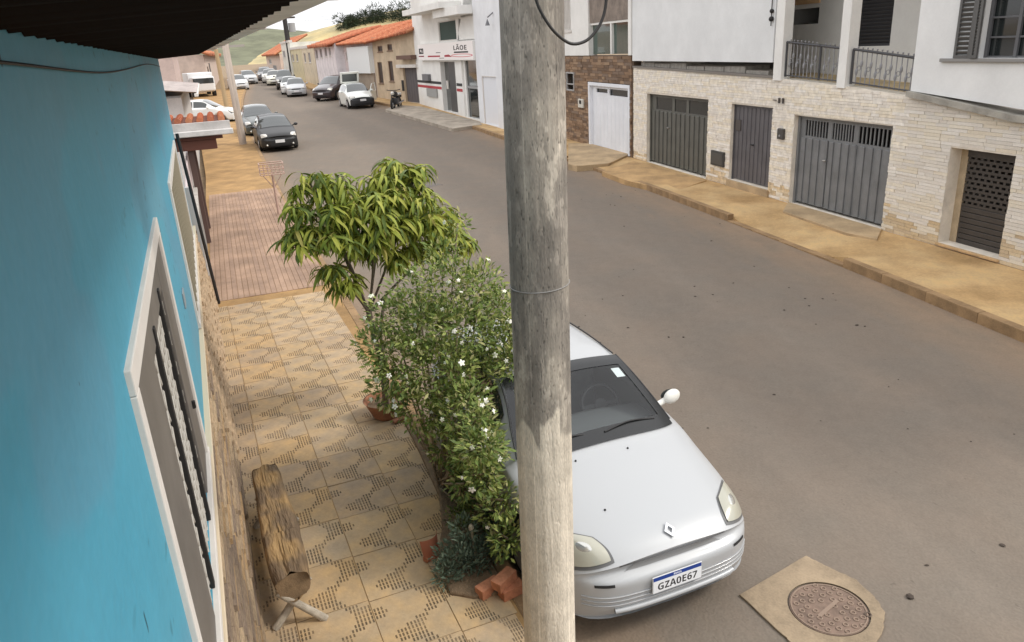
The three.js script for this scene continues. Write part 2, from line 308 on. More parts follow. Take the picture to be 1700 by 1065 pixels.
// ------------------------------------------------------------------ manhole in its cement slab
{
  const c = onGround(1375, 1008, 0.02), r = (onGround(1441, 1008, 0.02).x - onGround(1309, 1010, 0.02).x) / 2;
  const t = thing('manhole', 'round cast iron manhole cover set in a pale cement patch on the road', 'manhole', V(c.x, 0, c.z));
  const R = r * 1.04;
  const out = [[1229, 987], [1338, 923], [1368, 938], [1420, 962], [1450, 990], [1468, 1015], [1462, 1050], [1440, 1085], [1330, 1082], [1300, 1052]].map(([u, v]) => onGround(u, v, 0.015).sub(c)).flatMap((p, i, a) => { const q = a[(i + 1) % a.length], o = []; for (let k = 0; k < 6; k++) { const w = p.clone().lerp(q, k / 6), n = k ? 0.008 : 0.004; o.push(w.add(V(rr(-n, n) * 0.7, 0, rr(-n, n) * 0.7))); } return o; });
  const s = new THREE.Shape(out.map(p => new THREE.Vector2(p.x, -p.z)));
  const h = new THREE.Path(); h.absarc(0, 0, R + 0.012, 0, Math.PI * 2, true); s.holes.push(h);
  part('cement_slab', metreUV(new THREE.ExtrudeGeometry(s, { depth: 0.016, bevelEnabled: true, bevelSize: 0.006, bevelThickness: 0.004, bevelSegments: 2, curveSegments: 40 }).rotateX(-Math.PI / 2).translate(0, -0.002, 0)), mottled([0.27, 0.205, 0.135], 0.45, 0.9, { grain: 0.15, bump: 0.004 }), t);
  const iron = mottled([0.17, 0.115, 0.085], 0.5, 0.4, { grain: 0.25, bump: 0.002, rough: 0.75 });
  const cover = part('cover', metreUV(new THREE.CylinderGeometry(R, R, 0.02, 48).translate(0, 0.002, 0)), iron, t);
  const st = [];
  for (let i = 0; i < 46; i++) { const a = i * 2.399963, q = 0.13 * R + 0.8 * R * Math.sqrt((i + 0.5) / 46); st.push(new THREE.TorusGeometry(0.017, 0.006, 6, 10).rotateX(Math.PI / 2).translate(q * Math.cos(a), 0.013, q * Math.sin(a))); }
  st.push(new THREE.TorusGeometry(R - 0.012, 0.007, 6, 48).rotateX(Math.PI / 2).translate(0, 0.012, 0));
  st.push(new THREE.BoxGeometry(R * 0.9, 0.008, 0.03).rotateY(0.3).translate(0, 0.014, 0));
  part('relief', merge(st), mat([0.24, 0.17, 0.125], 0.7), cover);
  part('key_lug', new THREE.TorusGeometry(0.022, 0.007, 6, 12).rotateX(Math.PI / 2).translate(R * 0.75, 0.016, R * 0.62), mat([0.1, 0.07, 0.05], 0.7), cover);
}
// ------------------------------------------------------------------ blue house on the left, with eave, gutter and stone skirt
M.blue = (() => {
  const map = rep(colorTex(1024, 512, (u, v) => { // painted render: roller streaks, patches of older paint, mildew flecks, a few chips and hairline cracks
    const a = fbm(u, v, 3, 4) - 0.5, b = fbm(u + 4, v + 2, 16, 3) - 0.5, g = vn(u * 300, v * 200, 300) - 0.5, st = fbm(u, v * 0.2, 32, 3) - 0.5, old = sstep(0.56, 0.62, fbm(u + 1.3, v + 0.6, 5, 4)), fl = sstep(0.72, 0.8, fbm(u + 7, v, 48, 3)) * sstep(0.45, 0.6, fbm(u, v + 5, 4, 3));
    const cr = Math.abs(u - 0.37 - 0.03 * (fbm(v * 0.9, 0.2, 9, 3) - 0.5)) < 0.0006 && v > 0.55 && v < 0.8, chip = vn(u * 64 + 3, v * 40, 64) > 0.993;
    let k = (1 + 0.14 * a + 0.08 * b + 0.06 * g + 0.1 * st) * (1 - 0.06 * old) * (1 - 0.3 * fl); if (cr) k *= 0.5; if (chip) k *= 0.3;
    return [0.085 * k * (1 + 0.4 * a + 0.3 * old), 0.345 * k, 0.48 * k * (1 - 0.12 * a)];
  }), 6.8, 3.4);
  const bumpMap = rep(grayTex(512, 512, (u, v) => 0.5 + 0.5 * (fbm(u, v, 40, 3) - 0.5) + 0.35 * (fbm(u, v * 0.4, 12, 3) - 0.5)), 1.7);
  return new THREE.MeshPhysicalMaterial({ map, bumpMap, bumpScale: 0.004, roughness: 0.55, specularIntensity: 0.5 });
})();
M.white = mottled([0.76, 0.75, 0.72], 0.1, 2.6, { grain: 0.04, bump: 0.0015 });
M.trim = mottled([0.64, 0.61, 0.57], 0.14, 1.4, { grain: 0.05, bump: 0.001 });
M.greyMetal = mottled([0.15, 0.138, 0.127], 0.18, 1.2, { grain: 0.05, bump: 0, rough: 0.5 });
M.black = mat([0.012, 0.012, 0.013], 0.6);
M.darkGlass = new THREE.MeshPhysicalMaterial({ color: lin(0.02, 0.024, 0.024), roughness: 0.08, clearcoat: 0.6, clearcoatRoughness: 0.05 });
const HF = new Frame(V(-0.261, 0, 3), V(-0.695, 0, -13.55));
const HLEN = 16.552;
{
  const t = onFrame('blue_house', 'blue painted house with white trimmed window and stone skirting along the tiled pavement', 'house', HF);
  const X = s => s + 3;                                   // local x of a point s metres ahead of the camera
  const w1 = [X(2.52), X(5.0), 1.56, 3.08], w2 = [X(8.0), X(12.4), 1.56, 2.9];
  part('wall', rectWall(-0.5, HLEN, 0, 4.7, [w1, w2], -0.28, 0), M.blue, t);
  part('side_wall', box(HLEN - 0.25, HLEN, 0, 5.2, -7, -0.281), M.blue, t);
  // window with white plaster surround, grey sheet shutters and a latticed middle
  const win = (w, full) => {
    const [a, b, c, d] = w, f = 0.09;
    const W = new THREE.Group(); W.name = 'window'; t.add(W);
    for (const [x0, x1, y0, y1] of [[a - f, b + f, d, d + f], [a - f, a, c, d], [b, b + f, c, d]]) part('frame', rbox(x0, x1, y0, y1, -0.1, 0.022, 0.006), M.trim, W);
    part('sill', rbox(a - f, b + f, c - 0.06, c - 0.001, -0.12, 0.03, 0.006), M.trim, W);
    const z = 0.006;
    if (full) {
      part('sheet_panel', rbox(a, lerp(a, b, 0.3), c, d, z - 0.03, z, 0.004), M.greyMetal, W);
      part('sheet_panel', rbox(lerp(a, b, 0.78), b, c, d, z - 0.03, z, 0.004), M.greyMetal, W);
      part('sheet_panel', rbox(lerp(a, b, 0.3), lerp(a, b, 0.78), d - 0.2, d, z - 0.03, z - 0.001, 0.004), M.greyMetal, W);
      part('pane', box(lerp(a, b, 0.3), lerp(a, b, 0.78), c, d - 0.2, z - 0.03, z - 0.02), mottled([0.13, 0.12, 0.105], 0.3, 0.3, { grain: 0.1, bump: 0.003, rough: 0.35 }), W);
      const g = [], x0 = lerp(a, b, 0.3), x1 = lerp(a, b, 0.78), y0 = c, y1 = d - 0.2;
      for (let k = -26; k < 40; k++) for (const dir of [1, -1]) { // crossed bars of the lattice, clipped to the opening
        let xa = x0 + k * 0.11, ya = dir > 0 ? y0 : y1, xb = xa + (y1 - y0) * 0.6, yb = dir > 0 ? y1 : y0;
        let ta = 0, tb = 1; if (xa < x0) ta = (x0 - xa) / (xb - xa); if (xb > x1) tb = (x1 - xa) / (xb - xa); if (ta >= tb) continue;
        g.push(rod(V(lerp(xa, xb, ta), lerp(ya, yb, ta), z - 0.016), V(lerp(xa, xb, tb), lerp(ya, yb, tb), z - 0.016), 0.006, 0.006, 4));
      }
      part('lattice', merge(g), mat([0.45, 0.43, 0.39], 0.5), W);
      for (const q of [0.4, 0.66]) part('bar', rbox(lerp(a, b, q) - 0.028, lerp(a, b, q) + 0.028, c, d - 0.12, z - 0.02, z + 0.008, 0.003), M.black, W);
      part('latch', rbox(lerp(a, b, 0.9), lerp(a, b, 0.9) + 0.03, 2.0, 2.05, z, z + 0.02, 0.005), M.black, W);
    } else {
      part('pane', box(a, b, c, d, z - 0.03, z - 0.015), mottled([0.22, 0.2, 0.15], 0.4, 0.5, { grain: 0.15, bump: 0.004, rough: 0.35 }), W);
      for (let k = 1; k < 12; k++) { const x = lerp(a, b, k / 12); part('bar', rod(V(x, c, z), V(x, d, z), 0.01, 0.01, 6), mat([0.3, 0.27, 0.2], 0.5), W); }
    }
  };
  win(w1, true); win(w2, false);
  part('house_number', rbox(X(6.3), X(6.5), 2.2, 2.33, 0, 0.012, 0.004), mat([0.25, 0.3, 0.33], 0.5), t);
  // stone skirting: split stone laid in thin courses, leaning out to the pavement
  const stoneM = [[0.46, 0.34, 0.22], [0.38, 0.28, 0.19], [0.56, 0.42, 0.27], [0.3, 0.225, 0.165], [0.52, 0.35, 0.19]].map(c => mottled(c, 0.5, 0.5, { grain: 0.2, bump: 0.005 }));
  const TOP = 1.47, outAt = y => 0.125 * (1 - y / TOP) + 0.006;
  part('skirting', wallShape([[0, SIDE_Y - 0.05], [outAt(0.1), SIDE_Y - 0.05], [0.004, TOP], [0, TOP]], [], -HLEN, 0.5).rotateY(-Math.PI / 2), mat([0.13, 0.095, 0.07], 0.95), t);
  const rest = []; let n = 0; const H = 0.05;
  const segs = [];
  for (let y = SIDE_Y + 0.005; y < TOP - 0.02; y += H) for (let x = 2.2 + rr(0, 0.3); x < HLEN;) { const l = Math.min(rr(0.2, 0.6), HLEN - x); segs.push([x, l, y]); x += l + 0.006; }
  segs.sort((p, q) => p[0] - q[0]);
  const g0 = new THREE.BoxGeometry(1, 1, 1);
  for (const [x, l, y] of segs) {
    if (x < 5.0) continue;
    const d = rr(0.022, 0.05), z = outAt(y + H / 2) - 0.012;
    if (x > 5.8 && n < 290) { const o = part('stone', g0, stoneM[Math.floor(rnd() * 5)], t); o.scale.set(l, H - 0.006, d); o.position.set(x + l / 2, y + H / 2, z + d / 2 - 0.004); n++; } else rest.push(new THREE.BoxGeometry(l, H - 0.006, d).translate(x + l / 2, y + H / 2, z + d / 2 - 0.004));
  }
  const o = part('stone_courses', metreUV(merge(rest)), stoneM[0], t); o.userData.kind = 'stuff';
  part('skirting_cap', rbox(1, HLEN, TOP, TOP + 0.025, -0.002, 0.045, 0.005), mat([0.6, 0.5, 0.36], 0.8), t);
  // eave: rafters, corrugated sheets, fascia board and gutter
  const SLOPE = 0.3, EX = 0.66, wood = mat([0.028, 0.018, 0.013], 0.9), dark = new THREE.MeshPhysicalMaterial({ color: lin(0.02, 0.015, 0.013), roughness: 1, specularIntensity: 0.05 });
  const sheetY = z => 4.33 + (EX - z) * SLOPE;
  const sheet = gridGeo(10, 460, (u, v) => { const x = lerp(-0.6, HLEN + 0.3, v), z = lerp(EX + 0.06, -7, u); return V(x, sheetY(z) + 0.022 * Math.cos(x * 2 * Math.PI / 0.177), z); });
  const top = sheet.clone().translate(0, 0.012, 0);
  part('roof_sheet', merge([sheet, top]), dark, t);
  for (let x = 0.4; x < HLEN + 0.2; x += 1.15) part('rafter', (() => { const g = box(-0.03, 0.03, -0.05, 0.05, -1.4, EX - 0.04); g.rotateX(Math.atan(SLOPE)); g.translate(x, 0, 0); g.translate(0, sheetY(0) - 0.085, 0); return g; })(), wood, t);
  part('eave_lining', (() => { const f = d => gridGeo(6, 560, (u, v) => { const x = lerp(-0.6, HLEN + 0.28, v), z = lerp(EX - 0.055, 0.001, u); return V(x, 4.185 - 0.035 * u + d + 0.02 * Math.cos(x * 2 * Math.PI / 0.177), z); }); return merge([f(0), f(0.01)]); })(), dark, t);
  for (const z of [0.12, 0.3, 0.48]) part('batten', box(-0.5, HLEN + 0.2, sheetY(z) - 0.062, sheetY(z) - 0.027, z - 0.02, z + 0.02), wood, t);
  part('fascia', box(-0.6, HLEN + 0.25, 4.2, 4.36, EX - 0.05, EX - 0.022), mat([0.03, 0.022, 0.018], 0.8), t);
  const gm = mottled([0.74, 0.69, 0.66], 0.25, 1.3, { grain: 0.06, bump: 0, rough: 0.6 });
  const gut = [box(-0.6, HLEN + 0.2, 4.215, 4.222, EX - 0.02, EX + 0.155), box(-0.6, HLEN + 0.2, 4.223, 4.36, EX + 0.148, EX + 0.156), box(-0.6, HLEN + 0.2, 4.223, 4.36, EX - 0.02, EX - 0.014), box(HLEN + 0.2, HLEN + 0.205, 4.215, 4.36, EX - 0.02, EX + 0.156)];
  const gutter = part('gutter', merge(gut), gm, t);
  for (let x = 0.9; x < HLEN; x += 2.3) part('gutter_bracket', box(x, x + 0.03, 4.205, 4.2145, EX - 0.03, EX + 0.16), gm, gutter);
  part('downpipe', rod(V(HLEN - 0.06, SIDE_Y, 0.17), V(HLEN - 0.06, 3.0, 0.05), 0.026, 0.026, 10), mat([0.012, 0.012, 0.013], 0.6), t);
  // a cable stapled under the roof
  part('cable', tube([V(0, 4.06, 0.012), V(2, 4.04, 0.012), V(4, 4.08, 0.012), V(7, 4.03, 0.012), V(12, 4.06, 0.012), V(HLEN - 0.3, 4.02, 0.012)], 0.004, 80, 5), M.black, t);
}
// ------------------------------------------------------------------ stone-clad house opposite (garages, balcony) and its brown brick neighbour
const AF = new Frame(onGround(1073, 268, 0.13), onGround(1467, 382, 0.13));
const stonePale = [[0.78, 0.72, 0.63], [0.74, 0.68, 0.6], [0.8, 0.75, 0.68], [0.77, 0.69, 0.56], [0.73, 0.68, 0.61], [0.79, 0.72, 0.6]].map(c => mottled(c, 0.3, 0.6, { grain: 0.12, bump: 0.006 }));
function courses(t, { x0, x1, yTop, y0, H, lmin, lmax, holes, mats, zb = 0.0, dmin = 0.012, dmax = 0.045, max = 295, order, dirt }) { // split-stone courses on a facade
  const segs = [], free = (a, b, c, d) => !holes.some(([p, q, r, s]) => a < q && b > p && c < s && d > r);
  for (let y = y0; y < 4; y += H) for (let x = x0 - rr(0, lmax); x < x1;) {
    const l = rr(lmin, lmax); let a = Math.max(x, x0), b = Math.min(x + l, x1); x += l;
    for (const [p, q, r, s] of holes) if (y < s && y + H > r) { if (a < p && b > p) b = p; else if (a < q && b > q) a = q; }
    if (b - a < 0.05 || y + H > yTop((a + b) / 2) || !free(a + 0.002, b - 0.002, y + 0.004, y + H - 0.004)) continue;
    segs.push([a, b, y]);
  }
  segs.sort(order || ((p, q) => q[0] - p[0]));
  const g0 = new THREE.BoxGeometry(1, 1, 1), rest = mats.map(() => []);
  segs.forEach(([a, b, y], i) => {
    const d = rr(dmin, dmax), soiled = dirt && rnd() < 0.85 * (1 - (y - y0) / 0.55), k = soiled ? dirt + Math.floor(rnd() * (mats.length - dirt)) : Math.floor(rnd() * (dirt || mats.length)), tilt = rr(-0.06, 0.12);
    if (i < max) { const o = part('stone', g0, mats[k], t); o.scale.set(b - a - 0.006, H - 0.005, d); o.position.set((a + b) / 2, y + H / 2, zb + d / 2); o.rotation.x = tilt; } else rest[k].push(new THREE.BoxGeometry(b - a - 0.006, H - 0.005, d).rotateX(tilt).translate((a + b) / 2, y + H / 2, zb + d / 2));
  });
  rest.forEach((r, k) => { if (r.length) { const o = part('stone_courses', metreUV(merge(r)), mats[k], t); o.userData.kind = 'stuff'; } });
}
const sub = (name, parent) => { const o = new THREE.Group(); o.name = name; parent.add(o); return o; };
function room(t, a, b, c, d, z0, z1) { // dim room behind an opening, open to the front
  const G = sub('room', t), m = mat([0.3, 0.28, 0.26], 0.9), q = 0.08;
  part('back', box(a, b, c, d, z0 - q, z0), m, G); part('floor', box(a, b, c - q, c - 0.002, z0, z1), m, G); part('ceiling', box(a, b, d + 0.002, d + q, z0, z1), m, G); part('side', box(a - q, a - 0.002, c, d, z0, z1), m, G); part('side', box(b + 0.002, b + q, c, d, z0, z1), m, G);
}
function garageDoor(t, [a, b, c, d], m, { vents = [], bars = 0, ribs = 14, z = -0.14, wicket = false }) {
  const G = sub('garage_door', t), vh = (d - c) * 0.17, vy0 = d - vh - 0.1;
  const holes = vents.map(([p, q]) => [lerp(a, b, p), lerp(a, b, q), vy0, d - 0.1]);
  part('sheet', rectWall(a + 0.06, b - 0.06, c + 0.05, d - 0.03, holes, z - 0.03, z), m, G);
  part('jamb', rbox(a, a + 0.07, c, d, z - 0.06, z + 0.045, 0.006), m, G); part('jamb', rbox(b - 0.07, b, c, d, z - 0.06, z + 0.045, 0.006), m, G);
  part('lintel', rbox(a + 0.071, b - 0.071, d - 0.05, d, z - 0.06, z + 0.04, 0.006), m, G);
  room(t, a, b, c, d, -4.2, -0.31);
  const g = (w, h) => new THREE.ExtrudeGeometry(new THREE.Shape([[-w, 0], [-w * 0.55, 0.028], [w * 0.55, 0.028], [w, 0]].map(p => new THREE.Vector2(...p))), { depth: h, bevelEnabled: false }).rotateX(-Math.PI / 2).scale(1, 1, -1);
  for (let k = 0; k < ribs; k++) {
    const x = lerp(a + 0.09, b - 0.09, (k + 0.5) / ribs), w = (b - a - 0.18) / ribs * 0.3;
    part('rib', rbox(x - w, x + w, c + 0.06, vy0 - 0.05, z - 0.002, z + 0.026, 0.012), m, G);
  }
  for (const h of holes) {
    if (bars) for (let k = 0; k <= bars; k++) { const x = lerp(h[0], h[1], k / bars); part('vent_bar', rbox(x - 0.018, x + 0.018, h[2], h[3], z - 0.028, z - 0.005, 0.004), m, G); }
    else part('vent_pane', box(h[0], h[1], h[2], h[3], z - 0.024, z - 0.018), M.darkGlass, G);
  }
  const hx = lerp(a, b, 0.34); part('handle', merge([rod(V(hx, lerp(c, d, 0.55), z + 0.03), V(hx, lerp(c, d, 0.55), z + 0.07), 0.03, 0.026, 10), rod(V(hx - 0.05, lerp(c, d, 0.55), z + 0.07), V(hx + 0.05, lerp(c, d, 0.55), z + 0.07), 0.012)]), mat([0.45, 0.44, 0.42], 0.3, { metalness: 0.8 }), G);
  if (wicket) for (const q of [0.33, 0.62]) part('wicket_edge', rbox(lerp(a, b, q), lerp(a, b, q) + 0.05, c + 0.08, vy0 - 0.04, z + 0.0, z + 0.033, 0.006), m, G);
  return G;
}
function louvre(t, a, b, c, d, z, m, step = 0.06, name = 'louvre_shutter') { // slatted leaf
  const G = sub(name, t), f = 0.05;
  for (const [x0, x1, y0, y1] of [[a, a + f, c, d], [b - f, b, c, d], [a + f, b - f, c, c + f], [a + f, b - f, d - f, d]]) part('frame', rbox(x0, x1, y0, y1, z, z + 0.04, 0.005), m, G);
  const g = new THREE.BoxGeometry(b - a - 2 * f, step * 0.8, 0.008).rotateX(0.6);
  for (let y = c + f + step / 2; y < d - f; y += step) { const o = part('slat', g, m, G); o.position.set((a + b) / 2, y, z + 0.02); }
  return G;
}
M.door1 = mottled([0.1, 0.1, 0.088], 0.2, 1.4, { grain: 0.05, bump: 0, rough: 0.45 });
M.door2 = mottled([0.1, 0.095, 0.102], 0.2, 1.4, { grain: 0.05, bump: 0, rough: 0.45 });
M.door3 = mottled([0.17, 0.174, 0.178], 0.2, 1.4, { grain: 0.05, bump: 0, rough: 0.42 });
M.rail = mat([0.05, 0.05, 0.055], 0.5); M.paleRail = mat([0.26, 0.26, 0.27], 0.5);
const ALeft = AF.L(1052, 180)[0], stoneTop = (() => { const q = [[1055, 112], [1300, 131], [1410, 144], [1520, 161], [1700, 204]].map(p => AF.L(...p)); const e = q[4], f = q[3], k = (e[1] - f[1]) / (e[0] - f[0]); return poly([...q, [e[0] + 8, e[1] + k * 0.25 * 8]]); })();
const ARight = AF.L(1700, 300)[0] + 6.5;
{
  const t = onFrame('stone_house', 'two storey house with pale split stone ground floor, garage doors and white balcony', 'house', AF);
  const g1 = AF.rect([1075, 155], [1176, 165], [1172, 297], [1073, 268]), dr = AF.rect([1213, 170], [1281, 181], [1277, 318], [1212, 300]), g2 = AF.rect([1317, 187], [1478, 213], [1467, 381], [1312, 335]), sh = AF.rect([1571, 240], [1682, 262], [1660, 440], [1564, 408]);
  g1[2] = g2[2] = 0.13; dr[2] = 0.3; sh[2] = 0.2;
  const holes = [g1, dr, g2, sh];
  const top = []; for (let k = 0; k <= 24; k++) { const x = lerp(ARight, ALeft, k / 24); top.push([x, stoneTop(x)]); }
  part('wall', wallShape([[ALeft, -0.3], [ARight, -0.3], ...top], holes, -0.3, 0), mottled([0.7, 0.64, 0.55], 0.3, 1.5, { grain: 0.1, bump: 0.006 }), t);
  courses(t, { x0: ALeft, x1: ARight - 3, yTop: stoneTop, y0: 0.14, H: 0.06, lmin: 0.16, lmax: 0.55, dmin: 0.008, dmax: 0.02, holes, mats: [...stonePale, ...[[0.62, 0.48, 0.3], [0.68, 0.55, 0.37], [0.58, 0.46, 0.31]].map(c => mottled(c, 0.4, 0.6, { bump: 0.006 }))], dirt: 6, order: (p, q) => q[0] - p[0] - (q[0] > AF.L(1700, 300)[0] + 0.4 ? 1e3 : 0) + (p[0] > AF.L(1700, 300)[0] + 0.4 ? 1e3 : 0) });
  garageDoor(t, g1, M.door1, { vents: [[0.1, 0.38], [0.42, 0.61], [0.65, 0.94]], ribs: 13 });
  garageDoor(t, g2, M.door3, { vents: [[0.07, 0.33], [0.37, 0.6], [0.64, 0.94]], bars: 8, ribs: 12, wicket: true });
  { // plain sheet door with lock plate
    const G = sub('door', t), [a, b, c, d] = dr, z = -0.1;
    part('leaf', rbox(a + 0.03, b - 0.03, c + 0.02, d - 0.04, z - 0.04, z, 0.006), M.door2, G);
    for (const x of [a, b - 0.035]) part('jamb', box(x, x + 0.035, c, d, z - 0.06, z + 0.03), M.door2, G);
    part('lintel', box(a + 0.036, b - 0.036, d - 0.04, d, z - 0.06, z + 0.02), M.door2, G);
    for (let k = 0; k < 9; k++) { const x = lerp(a + 0.08, b - 0.08, (k + 0.5) / 9); part('rib', rbox(x - 0.055, x + 0.055, c + 0.05, d - 0.07, z - 0.002, z + 0.014, 0.01), M.door2, G); }
    part('lock_plate', rbox(a + 0.1, a + 0.34, lerp(c, d, 0.66), lerp(c, d, 0.8), z + 0.004, z + 0.04, 0.006), mat([0.07, 0.06, 0.055], 0.5), G);
    part('handle', rbox((a + b) / 2 - 0.06, (a + b) / 2 + 0.06, lerp(c, d, 0.5), lerp(c, d, 0.5) + 0.03, z + 0.012, z + 0.06, 0.01), M.black, G);
    part('threshold', rbox(a - 0.05, b + 0.05, 0.1, c - 0.002, -0.25, 0.06, 0.01), M.cement, t);
  }
  { // perforated roller shutter, brick-bond openings above, closed slats below
    const G = sub('roller_shutter', t), [a, b, c, d] = sh, z = -0.24, m = mottled([0.05, 0.042, 0.036], 0.3, 0.8, { grain: 0.1, bump: 0, rough: 0.5 });
    room(t, a, b, c, d, -4, -0.31);
    const mid = lerp(c, d, 0.4), H = (d - mid - 0.16) / 10, hl = (mid - c) / 7;
    part('drum_cover', box(a + 0.16, b, d - 0.16, d, z - 0.1, z + 0.02), m, G);
    for (let k = 0; k < 7; k++) part('slat', rbox(a + 0.16, b, c + k * hl + 0.005, c + (k + 1) * hl - 0.005, z - 0.02, z, 0.008), m, G);
    const lg = new THREE.BoxGeometry(b - a - 0.16, H * 0.52, 0.018), cg = new THREE.BoxGeometry(0.05, H * 0.5, 0.014);
    for (let k = 0; k < 10; k++) {
      const y = mid + (k + 0.3) * H, o = part('slat', lg, m, G); o.position.set((a + 0.16 + b) / 2, y, z - 0.01);
      for (let i = 0; i < 9; i++) { const x = a + 0.16 + (b - a - 0.16) * ((i + (k % 2 ? 0.25 : 0.75)) / 9); part('link', cg, m, o).position.set(x - (a + 0.16 + b) / 2, H * 0.5, -0.002); }
    }
    part('guide', box(a, a + 0.15, c, d, -0.3, z - 0.005), mottled([0.42, 0.33, 0.22], 0.3, 0.7, {}), G);
    part('sill', rbox(a - 0.02, b + 0.02, c - 0.05, c - 0.002, -0.3, 0.05, 0.01), mottled([0.5, 0.33, 0.17], 0.4, 0.7, { grain: 0.2 }), t);
  }
  { const [a, b, c, d] = AF.rect([1183, 249], [1204, 252], [1204, 277], [1183, 273]); const o = part('meter_box', rbox(a, b, c, d, 0.0, 0.07, 0.01), mat([0.05, 0.047, 0.043], 0.6), t); part('door_edge', rbox(a + 0.05, b - 0.05, c + 0.05, d - 0.05, 0.071, 0.078, 0.003), mat([0.07, 0.066, 0.06], 0.5), o); }
  { const [a, b, c, d] = AF.rect([1294, 213], [1304, 213], [1304, 232], [1294, 230]); const o = part('intercom', rbox(a, b, c, d, 0.0, 0.08, 0.02), mat([0.06, 0.055, 0.05], 0.5), t); part('button', rod(V((a + b) / 2, lerp(c, d, 0.35), 0.08), V((a + b) / 2, lerp(c, d, 0.35), 0.095), 0.025), mat([0.3, 0.3, 0.3], 0.4), o); }
  { const [a, b, c, d] = AF.rect([1286, 161], [1304, 163], [1304, 172], [1286, 170]); const h = d - c, k = []; k.push(box(a, a + 0.12, c + h * 0.45, c + h * 0.58, 0.03, 0.06)); for (const x of [lerp(a, b, 0.5), lerp(a, b, 0.85)]) { k.push(box(x, x + 0.045, c, d, 0.03, 0.06));  } part('house_number', merge(k), mat([0.06, 0.05, 0.045], 0.6), t); }
  // upper floor ------------------------------------------------------------
  const UY = 7.2, post1 = AF.rect([1290, 0], [1304, 0], [1302, 127], [1289, 125]), post2 = AF.rect([1398, 0], [1413, 0], [1410, 138], [1397, 136]), endX = (AF.L(1523, 0)[0] + AF.L(1521, 155)[0]) / 2;
  const pb = (AF.L(1055, 99)[1] + AF.L(1290, 106)[1]) / 2;
  part('upper_wall', box(ALeft + 0.02, post1[0] - 0.03, pb, UY, -0.3, 0.06), mottled([0.7, 0.71, 0.71], 0.08, 3, { grain: 0.03, bump: 0.001 }), t);
  { // shadow gap under the panel: parapet top with old roof sheets behind it
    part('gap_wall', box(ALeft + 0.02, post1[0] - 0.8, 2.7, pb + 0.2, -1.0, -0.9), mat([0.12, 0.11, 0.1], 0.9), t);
    for (let k = 0; k < 7; k++) { const x0 = lerp(ALeft + 0.3, post1[0] - 0.4, k / 7), w = (post1[0] - ALeft - 0.8) / 7; part('roof_sheet', rbox(x0, x0 + w * 0.97, stoneTop(x0) + 0.02, stoneTop(x0) + 0.1 + 0.1 * rnd(), -0.85, -0.12, 0.02), mottled([0.3, 0.28, 0.25], 0.5, 0.6, { grain: 0.2, n: 64 }), t); }
    const x0 = ALeft, x1 = post1[0]; const cap = box(0, 1, 0, 1, -0.32, 0.05); const p = cap.attributes.position; for (let i = 0; i < p.count; i++) { const x = lerp(x0, x1, p.getX(i)); p.setXYZ(i, x, stoneTop(x) + 0.002 + 0.05 * p.getY(i), p.getZ(i)); } cap.computeVertexNormals(); part('parapet_cap', cap, mat([0.2, 0.18, 0.16], 0.8), t);
  }
  for (const p of [post1, post2]) part('column', rbox(p[0], p[1], stoneTop(p[0]) - 0.05, UY, -0.2, 0.05, 0.012), M.white, t);
  const by = stoneTop(post2[0]);
  part('balcony_floor', (() => { const g = box(post1[1] - 1, endX, 0, 1, -2.2, -0.31), p = g.attributes.position; for (let i = 0; i < p.count; i++) p.setY(i, stoneTop(p.getX(i)) - (p.getY(i) > 0.5 ? -0.01 : 0.12)); return g; })(), mottled([0.45, 0.35, 0.2], 0.4, 1, {}), t);
  const bz = -1.55;
  const LB = (u, v) => AF.L(u, v, bz);
  const d0 = LB(1418, 40), d1 = LB(1476, 78), dv = [d0[0], d1[0], (LB(1418, 75)[1] + d1[1]) / 2, 5.6];
  const b0 = LB(1306, 17), b1 = LB(1358, 39), bw = [b0[0], b1[0], b1[1], b0[1]];
  part('back_wall', rectWall(post1[0] - 3.2, endX + 0.3, by - 0.2, UY, [dv, bw], bz - 0.2, bz), mottled([0.66, 0.65, 0.62], 0.12, 2, { grain: 0.04, bump: 0.001 }), t);
  part('side_wall', box(post1[0] - 3.35, post1[0] - 3.201, by - 0.2, UY, bz, -1.01), M.white, t);
  part('ceiling', box(post1[0] - 3.2, endX + 0.02, 5.7, 5.85, bz + 0.001, -0.31), M.white, t);
  part('door_backing', box(dv[0], dv[1], dv[2], dv[3], bz - 0.12, bz - 0.09), mat([0.06, 0.06, 0.065], 0.6), t);
  louvre(t, dv[0], dv[1], dv[2], dv[3], bz - 0.07, mat([0.045, 0.045, 0.05], 0.5), 0.075);
  { const G = sub('window', t); part('pane', box(bw[0], bw[1], bw[2], bw[3], bz - 0.12, bz - 0.1), M.darkGlass, G); part('blind', box(bw[0] - 0.02, bw[1] + 0.02, bw[3] + 0.1, bw[3] + 0.22, bz + 0.001, bz + 0.05), mat([0.6, 0.38, 0.2], 0.7), G); part('awning', rbox(bw[0] - 0.05, bw[1] + 0.05, bw[3] + 0.24, bw[3] + 0.4, bz + 0.001, bz + 0.12, 0.02), M.black, G); }
  // railings with twisted ornament
  const railing = (u0, u1, vt0, vt1) => {
    const G = sub('railing', t), a = AF.L(u0, vt0), b = AF.L(u1, vt1), n = Math.round((b[0] - a[0]) / 0.135), yb = x => stoneTop(x) + 0.05, yt = x => lerp(a[1], b[1], (x - a[0]) / (b[0] - a[0])), z = -0.06;
    part('handrail', rod(V(a[0], a[1], z), V(b[0], b[1], z), 0.026, 0.026, 8), M.rail, G);
    part('bottom_rail', rod(V(a[0], yb(a[0]) + 0.03, z), V(b[0], yb(b[0]) + 0.03, z), 0.016, 0.016, 6), M.rail, G);
